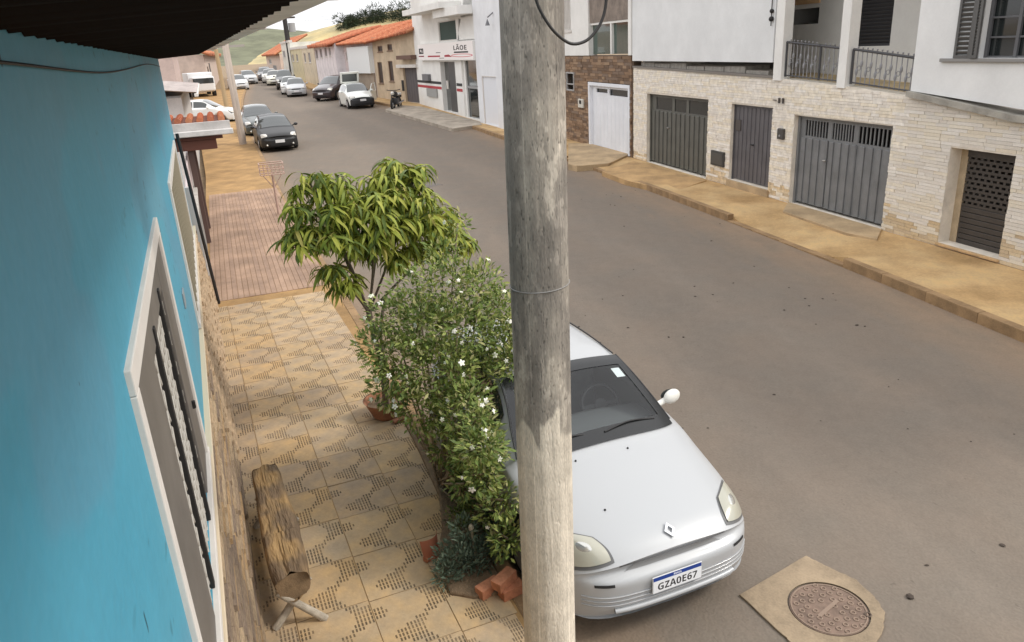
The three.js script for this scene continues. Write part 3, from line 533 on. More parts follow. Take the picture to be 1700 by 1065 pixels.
    for (let k = 0; k <= n; k++) {
      const x = lerp(a[0], b[0], k / n), y0 = yb(x), y1 = yt(x);
      const g = [rod(V(x, y0, z), V(x, y1, z), k === 0 ? 0.028 : 0.011, k === 0 ? 0.028 : 0.011, 6)];
      if (k && k < n) { const q = k % 2 ? 0.36 : 0.62; g.push(new THREE.SphereGeometry(1, 6, 5).scale(0.028, 0.07, 0.028).translate(x, lerp(y0, y1, q), z)); if (k % 2) g.push(new THREE.TorusGeometry(0.045, 0.009, 5, 10).translate(x + 0.067, lerp(y0, y1, 0.48), z)); g.push(new THREE.SphereGeometry(0.02, 6, 5).translate(x, y1 + 0.05, z), rod(V(x, y1, z), V(x, y1 + 0.05, z), 0.008, 0.008, 5)); }
      part('baluster', merge(g), k === 0 ? M.rail : M.paleRail, G);
    }
  };
  railing(1303, 1358, 70, 76); railing(1359, 1397, 76, 81); railing(1413, 1521, 82, 97);
  // right-hand white wall with louvred window
  const w0 = AF.L(1640, 0, 0.0)[0], wb = (AF.L(1640, 92)[1] + AF.L(1700, 101)[1]) / 2, ww = [w0, w0 + 1.75, wb, 5.3];
  const yl = x => stoneTop(x) + 0.1;
  part('upper_wall', wallShape([[endX, yl(endX)], [lerp(endX, ARight, 0.5), yl(lerp(endX, ARight, 0.5))], [ARight, yl(ARight)], [ARight, UY], [endX, UY]], [ww], -0.3, 0.03), mottled([0.74, 0.74, 0.73], 0.1, 3, { grain: 0.03, bump: 0.001 }), t);
  { const g = box(0, 1, 0, 1, -0.3, 0.11), p = g.attributes.position; const list = []; for (let k = 0; k < 8; k++) { const gg = g.clone(), q = gg.attributes.position; for (let i = 0; i < q.count; i++) { const x = lerp(endX - 0.02, ARight, (k + q.getX(i)) / 8); q.setXYZ(i, x, stoneTop(x) + 0.001 + 0.098 * q.getY(i), q.getZ(i)); } gg.computeVertexNormals(); list.push(gg); } part('ledge', metreUV(merge(list)), mottled([0.33, 0.31, 0.27], 0.5, 1.2, { grain: 0.2, bump: 0.006 }), t); }
  {
    const G = sub('window', t), [a, b, c, d] = ww, fm = mat([0.1, 0.1, 0.105], 0.5), z = -0.1;
    part('pane', box(a, b, c, d, z - 0.04, z - 0.03), M.darkGlass, G);
    part('sill', rbox(a - 0.75, b + 0.2, c - 0.06, c - 0.002, -0.2, 0.09, 0.01), mat([0.25, 0.24, 0.23], 0.7), G);
    for (const x of [a, a + 0.55, a + 1.15, b - 0.06]) part('frame', rbox(x, x + 0.06, c, d, z - 0.02, z + 0.03, 0.006), fm, G);
    for (let y = c; y < d; y += 0.3) part('glazing_bar', rbox(a + 0.061, b - 0.061, y, y + 0.03, z - 0.02, z + 0.015, 0.004), fm, G);
  }
  const s0 = AF.L(1595, 45)[0], s1 = AF.L(1636, 45)[0];
  louvre(t, s0, lerp(s0, s1, 0.68), wb, 5.3, 0.05, mat([0.1, 0.098, 0.095], 0.5), 0.075);
  louvre(t, lerp(s0, s1, 0.72), s1, wb, 5.3, 0.075, mat([0.1, 0.098, 0.095], 0.5), 0.05);
  part('roof', box(ALeft - 0.1, ARight + 0.1, UY, UY + 0.2, -7, 0.4), M.concrete, t);
  part('rear_wall', box(ALeft, ALeft + 0.2, 0, UY, -7, -0.31), M.white, t);
  // cable with ceramic insulators hanging at the white panel
  part('insulator', merge([rod(V(post1[0] - 0.12, 4.1, 0.1), V(post1[0] - 0.12, 5.2, 0.1), 0.012), new THREE.SphereGeometry(0.05, 8, 6).translate(post1[0] - 0.12, 4.42, 0.1), new THREE.SphereGeometry(0.06, 8, 6).translate(post1[0] - 0.12, 4.25, 0.1)]), M.black, t);
}
{ // brown brick neighbour
  const t = onFrame('brown_brick_house', 'house faced in brown brick with white sheet gate and green glass upstairs', 'house', AF);
  const gate = AF.rect([979, 137], [1047, 140], [1047, 257], [979, 235]), sw = AF.rect([943, 122], [954, 122], [954, 148], [943, 148]), L0 = AF.L(878, 120)[0], R0 = ALeft - 0.02;
  gate[2] = 0.16;
  const bt = (AF.L(943, 92)[1] + AF.L(1045, 92)[1]) / 2, holes = [gate, sw], mats = [[0.2, 0.125, 0.075], [0.26, 0.165, 0.1], [0.15, 0.095, 0.06], [0.3, 0.2, 0.125], [0.2, 0.14, 0.1]].map(c => mottled(c, 0.4, 0.5, { grain: 0.2, bump: 0.004, n: 128 }));
  part('wall', rectWall(L0, R0, -0.3, bt, holes, -0.3, 0), mat([0.12, 0.08, 0.055], 0.95), t);
  courses(t, { x0: L0, x1: R0 - 0.1, yTop: () => bt, y0: 0.14, H: 0.1, lmin: 0.25, lmax: 0.6, holes, mats, dmin: 0.02, dmax: 0.05, max: 250 });
  { const G = sub('gate', t), [a, b, c, d] = gate, m = mottled([0.74, 0.76, 0.8], 0.06, 2, { grain: 0.02, bump: 0, rough: 0.5 });
    part('leaf', rectWall(a + 0.15, b - 0.12, c, d - 0.12, [[lerp(a, b, 0.14), lerp(a, b, 0.42), d - 0.36, d - 0.22], [lerp(a, b, 0.47), lerp(a, b, 0.93), d - 0.42, d - 0.2]], -0.12, -0.08), m, G);
    part('vent', box(a + 0.2, b - 0.2, d - 0.5, d - 0.18, -0.16, -0.14), M.darkGlass, G);
    for (const [x0, x1, y0, y1] of [[a, a + 0.149, c, d], [b - 0.119, b, c, d], [a + 0.15, b - 0.12, d - 0.119, d]]) part('frame', rbox(x0, x1, y0, y1, -0.14, 0.06, 0.01), m, G);
    for (let k = 1; k < 10; k++) { const x = lerp(a + 0.15, b - 0.12, k / 10); part('groove_strip', rbox(x - 0.02, x + 0.02, c + 0.02, d - 0.5, -0.081, -0.072, 0.004), m, G); } }
  { const [a, b, c, d] = sw, G = sub('window', t); part('pane', box(a, b, c, d, -0.12, -0.11), M.darkGlass, G); for (const [x0, x1, y0, y1] of [[a - 0.06, a, c - 0.06, d + 0.06], [b, b + 0.06, c - 0.06, d + 0.06], [a, b, c - 0.06, c], [a, b, d, d + 0.06], [a, b, lerp(c, d, 0.3), lerp(c, d, 0.3) + 0.04]]) part('frame', rbox(x0, x1, y0, y1, -0.1, 0.07, 0.005), mat([0.35, 0.34, 0.33], 0.5), G); }
  { const [a, b, c, d] = AF.rect([963, 164], [971, 164], [971, 179], [963, 178]); const o = part('intercom', rbox(a, b, c, d, 0.02, 0.1, 0.02), mat([0.6, 0.58, 0.52], 0.5), t); part('camera_eye', box(lerp(a, b, 0.3), lerp(a, b, 0.75), lerp(c, d, 0.45), lerp(c, d, 0.85), 0.101, 0.106), M.black, o); }
  const gl = AF.rect([981, 40], [1046, 38], [1046, 90], [981, 89]), UY = 7, gx = gl[0] - 0.15, R1 = R0 - 0.02;
  gl[1] = R1 - 0.25; gl[2] = bt + 0.04;
  const up0_ = AF.L(948, 0)[0], wv = [AF.L(934, 0)[0], up0_, AF.L(940, 50)[1], 6];
  part('upper_wall', rectWall(L0, gx, bt + 0.001, UY, [wv], -0.3, 0.04), M.white, t);
  { const G = sub('window', t); part('pane', box(...wv, -0.08, -0.06), mat([0.6, 0.6, 0.6], 0.3), G); for (let k = 0; k <= 6; k++) { const x = lerp(wv[0], wv[1], k / 6); part('bar', box(x - 0.03, x + 0.03, wv[2], wv[3], -0.05, 0.02), M.trim, G); } part('sill', box(wv[0] - 0.1, wv[1] + 0.1, wv[2] - 0.1, wv[2] - 0.001, -0.05, 0.08), M.trim, G); }
  part('upper_stone', box(gx + 0.001, R1, gl[3] + 0.08, UY, -0.3, -0.02), mottled([0.22, 0.18, 0.15], 0.4, 0.8, { grain: 0.2, bump: 0.01 }), t);
  part('column', rbox(R1 - 0.2, R1 + 0.03, bt + 0.002, UY, -0.019, 0.1, 0.01), M.white, t);
  { const G = sub('glazing', t), gm = new THREE.MeshPhysicalMaterial({ color: lin(0.025, 0.06, 0.045), roughness: 0.1, clearcoat: 0.5 }), x0 = gx + 0.02, x1 = R1 - 0.2, mid = lerp(x0, x1, 0.52);
    part('pane', box(x0, mid - 0.04, gl[2], gl[3], -0.16, -0.14), gm, G); part('pane', box(mid + 0.04, x1, gl[2], gl[3], -0.16, -0.14), gm, G);
    for (const [a, b, c, d] of [[mid - 0.06, mid + 0.06, gl[2], gl[3]], [x0, x1, gl[3] + 0.001, gl[3] + 0.079]]) part('frame', rbox(a, b, c, d, -0.18, -0.04, 0.01), M.white, G); }
  part('roof', box(L0 - 0.1, R0, UY, UY + 0.2, -6, 0.3), M.concrete, t);
}
// ------------------------------------------------------------------ shop, tiled houses and the far end of the street
const farPt = onGround(697, 172, 0.13), CF = new Frame(farPt, onGround(834, 212, 0.13));
const DF = new Frame(V(9.7, 0, -70), V(farPt.x, 0, farPt.z)), EF = new Frame(V(9.0, 0, -120), V(9.7, 0, -70));
function plainWindow(t, r, o = {}) { // recessed opening filled with frame, pane and sill
  const { fm = M.trim, pm = M.darkGlass, z = -0.08, f = 0.06, sill = true, name = 'window' } = o, [a, b, c, d] = r, G = sub(name, t);
  part('pane', box(a, b, c, d, z - 0.03, z - 0.01), pm, G);
  for (const [x0, x1, y0, y1] of [[a, a + f, c, d], [b - f, b, c, d], [a + f, b - f, c, c + f], [a + f, b - f, d - f, d]]) part('frame', box(x0, x1, y0, y1, z - 0.009, z + 0.04), fm, G);
  if (sill) part('sill', box(a - f, b + f, c - f, c - 0.001, z, 0.06), fm, G);
  return G;
}
{ // white shop
  const t = onFrame('white_shop', 'white two storey shop with red and black lettered fascia board', 'shop', CF);
  const xr = CF.L(797, 150)[0], xl = 0.0, xe = CF.L(834, 100)[0] + 2.6, gy = groundY(farPt.z) - 0.4;
  const R = (...a) => CF.rect(...a), dl = R([733, 103], [757, 102], [757, 168], [733, 167]), drr = R([768, 101], [792, 100], [793, 177], [768, 170]), u1 = R([728, 36], [757, 31], [757, 66], [728, 70]), u2 = R([761, 29], [792, 26], [792, 64], [761, 66]);
  dl[2] = groundY(-47) + 0.1; drr[2] = groundY(-42) + 0.12;
  const UY = 8.4;
  part('wall', rectWall(xl, xr, gy, UY, [dl, drr, u1, u2], -0.35, 0), M.white, t);
  const bandM = mat([0.02, 0.02, 0.022], 0.6), red = mat([0.42, 0.04, 0.05], 0.6);
  const y1 = CF.L(715, 137)[1], yb = CF.L(715, 143)[1];
  for (const [a, b] of [[xl + 0.02, dl[0] - 0.05], [dl[1] + 0.1, drr[0] - 0.1], [drr[1] + 0.05, xr - 0.01]]) { part('stripe', box(a, b, y1 - 0.05, y1 + 0.1, 0.001, 0.012), bandM, t); part('stripe', box(a, b, yb - 0.12, yb + 0.03, 0.001, 0.013), red, t); }
  { const G = sub('door', t); part('leaf', box(lerp(dl[0], dl[1], 0.35), dl[1], dl[2], dl[3], -0.24, -0.2), mat([0.06, 0.062, 0.065], 0.4), G); part('pane', box(dl[0], lerp(dl[0], dl[1], 0.34), dl[2], dl[3], -0.3, -0.27), M.darkGlass, G); part('handle', box(lerp(dl[0], dl[1], 0.16), lerp(dl[0], dl[1], 0.26), lerp(dl[2], dl[3], 0.45), lerp(dl[2], dl[3], 0.62), -0.2, -0.15), M.trim, G); }
  { const G = sub('shop_window', t); part('pane', box(drr[0], drr[1], drr[2], drr[3], -0.24, -0.2), M.darkGlass, G); part('frame', box(drr[0], drr[0] + 0.3, drr[2], drr[3], -0.19, -0.1), M.white, G); part('shelf', box(drr[0] + 0.4, drr[1] - 0.1, lerp(drr[2], drr[3], 0.52), lerp(drr[2], drr[3], 0.56), -0.19, -0.1), mat([0.3, 0.3, 0.3], 0.6), G); }
  const gm = new THREE.MeshPhysicalMaterial({ color: lin(0.06, 0.085, 0.075), roughness: 0.6, specularIntensity: 0.1 });
  plainWindow(t, u1, { pm: gm, sill: false }); plainWindow(t, u2, { pm: gm, sill: false });
  // canopy slabs over the upper windows
  const c0 = CF.L(697, 17), c1 = CF.L(765, 10);
  part('canopy', box(c0[0] + 0.3, c1[0], c1[1] - 0.05, c1[1] + 0.25, 0.001, 1.2), M.white, t);
  part('canopy', box(u1[1] - 1.2, xr, u2[3] + 0.1, u2[3] + 0.5, 0.001, 0.9), M.white, t);
  // fascia board with lettering
  const sg = R([699, 73], [792, 66], [793, 98], [701, 101]);
  const cv = document.createElement('canvas'); cv.width = 1024; cv.height = 256; const x = cv.getContext('2d');
  x.fillStyle = '#efe9e6'; x.fillRect(0, 0, 1024, 256);
  x.fillStyle = '#16161a'; x.font = 'bold 92px sans-serif'; x.fillText('LÃOE', 704, 118); x.fillRect(716, 138, 232, 22);
  x.fillStyle = '#101014'; x.fillRect(18, 66, 100, 92); x.fillStyle = '#efe9e6'; x.fillRect(46, 84, 18, 40); x.fillRect(80, 96, 14, 44);
  x.fillStyle = '#7d1f2c'; x.fillRect(4, 186, 120, 20);
  x.fillStyle = '#a11e30'; x.fillRect(206, 188, 250, 24); x.beginPath(); x.moveTo(540, 186); x.lineTo(620, 178); x.lineTo(680, 214); x.lineTo(540, 214); x.fill();
  x.strokeStyle = '#c8344a'; x.lineWidth = 8; x.beginPath(); x.ellipse(840, 196, 170, 20, 0, 0, Math.PI * 2); x.stroke();
  x.fillStyle = '#33333a'; x.fillRect(380, 140, 90, 10); x.fillRect(440, 226, 90, 9);
  const st = new THREE.CanvasTexture(cv); st.colorSpace = THREE.SRGBColorSpace;
  const B = part('fascia_board', box(sg[0], sg[1], sg[2], sg[3], 0.001, 0.22), M.white, t);
  part('lettering', new THREE.PlaneGeometry(sg[1] - sg[0] - 0.06, sg[3] - sg[2] - 0.06).translate((sg[0] + sg[1]) / 2, (sg[2] + sg[3]) / 2, 0.224), tmat(st, 0.6), B);
  { const m = R([711, 147], [727, 147], [727, 160], [711, 161]); part('meter_box', box(m[0], m[1], m[2], m[3], 0.014, 0.1), mat([0.32, 0.32, 0.31], 0.6), t); }
  part('letter_box', box(lerp(xl, dl[0], 0.35), lerp(xl, dl[0], 0.6), y1 + 0.12, y1 + 0.5, 0.001, 0.2), mat([0.15, 0.15, 0.16], 0.5), t);
  part('roof', box(xl, xr, UY, UY + 0.2, -6, 0.3), M.concrete, t);
  part('side_wall', box(xl, xl + 0.2, gy, UY, -8, -0.351), M.white, t);
  // adjoining white building with sheet door, running behind the pole
  const s = onFrame('white_building', 'plain white building with tall white sheet door beside the shop', 'building', CF), wd = R([806, 126], [830, 126], [829, 205], [806, 197]); wd[2] = groundY(-38) + 0.13;
  part('wall', rectWall(xr + 0.02, xe, -0.3, 8, [wd], -0.3, 0.12), mottled([0.72, 0.73, 0.75], 0.06, 3, { grain: 0.03, bump: 0.001 }), s);
  const G = sub('door', s); part('leaf', box(wd[0] + 0.04, wd[1] - 0.04, wd[2], wd[3] - 0.04, 0.03, 0.07), mat([0.72, 0.74, 0.78], 0.5), G); part('frame', box(wd[0], wd[1], wd[3] - 0.039, wd[3], 0.02, 0.13), M.trim, G); part('jamb', box(wd[0], wd[0] + 0.039, wd[2], wd[3] - 0.04, 0.02, 0.13), M.trim, G);
  const lp = CF.L(823, 32); part('wall_lamp', merge([rod(V(lp[0], lp[1] + 0.3, 0.12), V(lp[0], lp[1] + 0.1, 0.4), 0.03), new THREE.ConeGeometry(0.12, 0.3, 10).translate(lp[0], lp[1] - 0.1, 0.42)]), mat([0.15, 0.15, 0.16], 0.5), s);
  part('roof', box(xr + 0.02, xe, 8, 8.2, -6, 0.2), M.concrete, s);
}
const clay = [0, 1, 2].map(k => mottled([[0.46, 0.15, 0.07], [0.4, 0.13, 0.065], [0.5, 0.2, 0.1]][k], 0.5, 1.3, { grain: 0.25, bump: 0.01 }));
function tileRoof(t, quad, step = 0.28, m = clay[0]) { // clay roof between eave line (a,b) and ridge line (d,c); rows of half-round tiles run up the slope
  const [a, b, c, d] = quad, n = Math.max(4, Math.round(a.distanceTo(b) / step));
  const G = sub('roof', t);
  part('roof_deck', gridGeo(2, 2, (u, v) => a.clone().lerp(b, u).lerp(d.clone().lerp(c, u), v).add(V(0, -0.06, 0))), mat([0.12, 0.05, 0.03], 0.95), G);
  for (let k = 0; k < n; k++) {
    const u = (k + 0.5) / n, p = a.clone().lerp(b, u), q = d.clone().lerp(c, u), L = p.distanceTo(q), rows = Math.max(2, Math.round(L / 0.42)), g = [];
    for (let i = 0; i < rows; i++) { const s0 = p.clone().lerp(q, i / rows), s1 = p.clone().lerp(q, Math.min(1, (i + 1.12) / rows)); s0.y += 0.02; s1.y -= 0.01; g.push(rod(s0, s1, step * 0.4, step * 0.33, 7)); }
    part('tile_row', metreUV(merge(g)), clay[Math.floor(rnd() * 3)], G);
  }
  return G;
}
function plasterMat(c) { return mottled(c, 0.22, 3, { grain: 0.06, bump: 0.002 }); }
{ // beige house with clay tile roof
  const t = onFrame('beige_tiled_house', 'beige house with clay tile roof and grey gate beside the white shop', 'house', DF);
  const R = (...a) => DF.rect(...a), x0 = DF.L(621, 100)[0], x1 = DF.L(694, 100)[0] - 0.03, gy = 0.2;
  const ey = DF.L(660, 58)[1], gate = R([671, 114], [694, 111], [694, 170], [672, 168]); gate[1] = x1 - 0.15; gate[2] = groundY(-53) + 0.12;
  const ws = [R([627, 76], [635, 76], [635, 86], [627, 86]), R([643, 73], [651, 73], [651, 84], [643, 84]), R([628, 103], [635, 103], [636, 138], [628, 139]), R([645, 101], [653, 101], [653, 134], [646, 136])];
  part('wall', rectWall(x0, x1, gy, ey, [gate, ...ws], -0.3, 0), plasterMat([0.52, 0.42, 0.3]), t);
  for (const w of ws) plainWindow(t, w, { pm: mat([0.05, 0.035, 0.028], 0.5), fm: mat([0.2, 0.13, 0.09], 0.7) });
  { const G = sub('gate', t); part('leaf', box(gate[0], gate[1], gate[2], gate[3], -0.18, -0.14), mat([0.1, 0.09, 0.095], 0.6), G); part('lintel', box(gate[0] - 0.6, x1 - 0.02, gate[3] + 0.02, gate[3] + 0.22, 0.001, 0.25), M.trim, G); for (let k = 1; k < 6; k++) { const x = lerp(gate[0], gate[1], k / 6); part('rib', box(x - 0.03, x + 0.03, gate[2] + 0.05, gate[3], -0.139, -0.12), mat([0.13, 0.12, 0.125], 0.6), G); } }
  part('slot', box(lerp(x0, x1, 0.62), lerp(x0, x1, 0.66), 1.4, 2.1, 0.001, 0.05), M.black, t);
  part('hood', box(lerp(x0, x1, 0.68), x1 - 0.05, gate[3] + 0.55, gate[3] + 0.8, 0.001, 0.45), mat([0.14, 0.08, 0.06], 0.8), t);
  tileRoof(t, [V(x0 - 0.4, ey - 0.35, 0.55), V(x1 + 0.02, ey + 0.1, 0.55), V(x1 + 0.02, ey + 1.9, -4.6), V(lerp(x0, x1, 0.35), ey + 1.55, -4.6)]);
  part('gable', wallShape([[x0, ey - 0.01], [x1, ey - 0.01], [x1, ey + 0.2]], [], -0.29, -0.01), plasterMat([0.52, 0.42, 0.3]), t);
  part('side_wall', box(x0, x0 + 0.2, gy, ey, -7, -0.301), plasterMat([0.5, 0.4, 0.3]), t);
  // house with the white blank panel and the pinkish front next to it
  const s = onFrame('pale_pink_house', 'pale pinkish house with blank white panel beneath a clay tile roof', 'house', DF);
  const a0 = DF.L(556, 100)[0], a1 = x0 - 0.02, ay = DF.L(585, 74)[1];
  const wn = [R([565, 86], [569, 86], [569, 103], [565, 103]), R([575, 86], [579, 86], [579, 101], [575, 101])];
  part('wall', rectWall(a0, a1, gy, ay, wn, -0.3, 0), plasterMat([0.66, 0.58, 0.57]), s);
  for (const w of wn) plainWindow(s, w, { pm: mat([0.22, 0.21, 0.22], 0.4) });
  const pn = R([585, 78], [621, 76], [620, 119], [585, 123]); part('panel', box(pn[0], a1 - 0.05, pn[2], pn[3], 0.002, 0.35), mat([0.74, 0.77, 0.77], 0.6), s);
  part('lower_wall', box(pn[0], a1 - 0.05, gy, pn[2] - 0.002, 0.002, 0.12), plasterMat([0.3, 0.25, 0.2]), s);
  tileRoof(s, [V(a0 - 0.3, ay + 0.05, 0.6), V(a1 - 0.3, ay + 0.05, 0.6), V(a1 + 0.4, ay + 1.5, -3.8), V(a0 + 1.2, ay + 1.3, -3.8)]);
  part('rear_wall', box(a0, a1, gy, ay + 1.4, -4, -3.9), plasterMat([0.6, 0.5, 0.45]), s);
  // back roof of the same block, behind
  const k = onFrame('tiled_rear_house', 'clay hip roofed house standing behind the pale pinkish house', 'house', DF);
  part('wall', box(a0 + 2, x1 - 2, gy, ey + 1.0, -12, -7.5), plasterMat([0.6, 0.5, 0.4]), k);
  tileRoof(k, [V(a0 + 1.4, ey + 0.9, -7), V(x1 - 1.5, ey + 0.9, -7), V(lerp(a0, x1, 0.55), ey + 3.0, -10.2), V(lerp(a0, x1, 0.45), ey + 3.0, -10.2)], 0.34);
  const tk = DF.L(655, 30, -6); part('water_tank', new THREE.CylinderGeometry(0.75, 0.65, 1.0, 18).translate(tk[0] + 0.3, tk[1] - 0.1, -9), mat([0.02, 0.05, 0.22], 0.5), k);
  part('tank_stand', box(tk[0] - 0.3, tk[0] + 0.9, ey + 0.9, tk[1] - 0.6, -9.6, -8.4), plasterMat([0.5, 0.4, 0.35]), k);
}
{ // white house with grey garage, further on
  const R = (...a) => EF.rect(...a);
  const mk = (name, label, u0, u1, vt, col, wins, roofH, doors = []) => {
    const t = onFrame(name, label, 'house', EF), x0 = EF.L(u0, vt)[0], x1 = EF.L(u1, vt)[0] - 0.03, y = (EF.L(u0, vt)[1] + EF.L(u1, vt)[1]) / 2, gy = 0.3;
    const ws = wins.map(([a, b, c, d]) => R([a, c], [b, c], [b, d], [a, d])), ds = doors.map(([a, b, c, d]) => R([a, c], [b, c], [b, d], [a, d]));
    for (const d of ds) d[2] = Math.max(d[2], gy + 0.6);
    part('wall', rectWall(x0, x1, gy, y, [...ws, ...ds], -0.3, 0), plasterMat(col), t);
    ws.forEach(w => plainWindow(t, w, { pm: mat([0.2, 0.19, 0.2], 0.4) })); ds.forEach(d => plainWindow(t, d, { pm: mat([0.17, 0.16, 0.17], 0.5), sill: false, name: 'garage_door' }));
    part('side_wall', box(x1 - 0.2, x1, gy, y, -8, -0.301), plasterMat(col), t);
    if (roofH) tileRoof(t, [V(x0 - 0.3, y - 0.1, 0.6), V(x1 + 0.1, y - 0.1, 0.6), V(x1 + 0.1, y + roofH, -4), V(x0 - 0.3, y + roofH, -4)], 0.4); else part('parapet', box(x0 - 0.05, x1 + 0.02, y + 0.002, y + 0.25, -0.32, 0.08), M.trim, t);
    return t;
  };
  mk('white_house', 'white house with small upper windows and grey garage behind the parked cars', 521, 555, 74, [0.72, 0.68, 0.69], [[524, 528, 82, 98], [531, 535, 80, 96], [539, 543, 78, 94], [546, 549, 78, 93]], 1.1, [[525, 552, 114, 142]]);
  mk('cream_house', 'narrow cream house with low parapet next to the white house', 500, 521, 80, [0.62, 0.54, 0.4], [[505, 508, 88, 104], [512, 516, 87, 104]], 0, [[504, 512, 112, 132]]);
  mk('yellow_house', 'pale yellow house front with flat parapet further up the street', 481, 500, 82, [0.58, 0.52, 0.34], [[485, 488, 90, 102], [492, 495, 90, 102]], 0, [[484, 490, 108, 126]]);
  mk('narrow_white_house', 'narrow white house front beside the dark utility post', 466, 481, 72, [0.68, 0.68, 0.62], [[470, 474, 84, 96]], 0, [[472, 477, 108, 124]]);
  mk('orange_roofed_house', 'small pinkish house with orange roof at the end of the street', 441, 464, 90, [0.6, 0.48, 0.4], [[447, 451, 98, 106]], 2.2, [[454, 460, 108, 122]]);
}
{ // dark utility post on the right-hand side, far
  const p = onGround(470, 128, 0.1), t = thing('utility_post', 'dark utility post between house fronts far up the street', 'pole', V(p.x + 1.2, groundY(p.z), p.z));
  part('shaft', rod(V(0, 0, 0), V(0, 7.4, 0), 0.32, 0.26, 12), mat([0.03, 0.028, 0.027], 0.8), t); part('crossarm', box(-1.2, 1.2, 6.6, 6.8, -0.12, 0.12), mat([0.06, 0.05, 0.045], 0.8), t); part('transformer', new THREE.CylinderGeometry(0.4, 0.4, 1.0, 14).translate(0.7, 5.6, 0), mat([0.3, 0.3, 0.3], 0.6), t);
}
// hills behind the town
{
  const hill = (name, cx, cz, rx, rz, H, m, base = 2.6) => struct(name, gridGeo(60, 26, (u, v) => { const a = lerp(-1, 1, u), b = lerp(-1, 1, v), r = Math.min(1, Math.hypot(a, b)), k = 0.5 + 0.5 * Math.cos(Math.PI * r); return V(cx + a * rx, base - 0.3 + H * k * (0.9 + 0.2 * fbm(u * 1.3 + cx, v, 8, 3)) + 0.9 * (fbm(u * 3 + 1.1, v * 3, 24, 3) - 0.5) * k, cz + b * rz); }), m);
  M.dryGrass = mottled([0.4, 0.33, 0.17], 0.5, 40, { per: 6, grain: 0.2, bump: 0, tint: [1.2, 1, 0.7], own: true });
  M.greenHill = mottled([0.13, 0.135, 0.08], 0.7, 30, { per: 7, grain: 0.4, bump: 0, own: true });
  hill('dry_hill', 68, -280, 80, 90, 14.5, M.dryGrass);
  hill('green_hill', 12, -330, 100, 110, 13, M.greenHill);
  hill('wooded_hill', 150, -330, 100, 100, 16, M.greenHill);
}
// ------------------------------------------------------------------ neighbours on the left beyond the blue house
{
  const N = new Frame(V(-0.62, 0, -13.75), V(-0.86, 0, -25.6));
  const t = onFrame('grey_garden_wall', 'grey rendered garden wall with pale upright rails beyond the blue house', 'wall', N);
  part('wall', box(0, 11.8, 0, 1.35, -0.18, 0), mottled([0.26, 0.25, 0.23], 0.35, 1.4, { grain: 0.1 }), t);
  part('coping', rbox(0, 11.8, 1.351, 1.4, -0.2, 0.03, 0.01), mottled([0.4, 0.37, 0.33], 0.3, 1, {}), t);
  for (let k = 0; k < 34; k++) part('rail', rod(V(0.3 + k * 0.34, 1.4, -0.08), V(0.3 + k * 0.34, 2.0, -0.08), 0.022, 0.022, 8), mat([0.55, 0.46, 0.45], 0.5), t);
  part('top_rail', rod(V(0.2, 2.0, -0.08), V(11.7, 2.0, -0.08), 0.025, 0.025, 8), mat([0.55, 0.46, 0.45], 0.5), t);
  part('post', rbox(-0.02, 0.1, 0, 2.1, -0.19, 0.02, 0.01), mat([0.5, 0.47, 0.45], 0.6), t);
}
{ // porch canopy over the neighbour's gate
  const t = thing('porch_canopy', 'small clay tiled porch roof with pale fascia over a garden gate', 'canopy', V(-0.72, 0, -18.4));
  const c = onZ(303, 203, -18.4).x + 0.72, d = onZ(384, 215, -18.4).x + 0.72, yt = onZ(345, 200, -18.4).y, yf = onZ(345, 222, -18.4).y;
  part('roof_deck', box(c - 1.2, d - 0.08, yt - 0.1, yt - 0.02, -2.2, 0), mat([0.14, 0.05, 0.03], 0.9), t);
  for (let k = 0; k < 9; k++) { const x = lerp(c - 1.0, d - 0.16, k / 8); const g = []; for (let i = 0; i < 5; i++) g.push(rod(V(x, yt + 0.015, -0.02 - i * 0.42), V(x, yt + 0.005, -0.5 - i * 0.42), 0.075, 0.062, 8)); part('tile_row', metreUV(merge(g)), clay[k % 3], t); }
  part('fascia', rbox(c - 1.2, d, yf, yt - 0.02, 0.001, 0.05, 0.01), mottled([0.5, 0.47, 0.45], 0.2, 1, {}), t);
  part('gutter', rbox(c - 1.2, d + 0.04, yf - 0.03, yf + 0.09, 0.052, 0.16, 0.02), mottled([0.56, 0.54, 0.52], 0.2, 1, { bump: 0 }), t);
  part('soffit', box(c - 1.2, d - 0.2, yf - 0.12, yf - 0.06, -2.1, -0.02), mat([0.13, 0.045, 0.03], 0.7), t);
  part('beam', rbox(c - 1.2, d - 0.35, yf - 0.34, yf - 0.121, -0.3, -0.06, 0.02), mat([0.16, 0.06, 0.04], 0.7), t);
  for (const z of [-0.2, -1.9]) part('post', rbox(c - 0.02, c + 0.1, 0.06, yf - 0.341, z - 0.06, z + 0.06, 0.01), mat([0.1, 0.06, 0.05], 0.8), t);
}
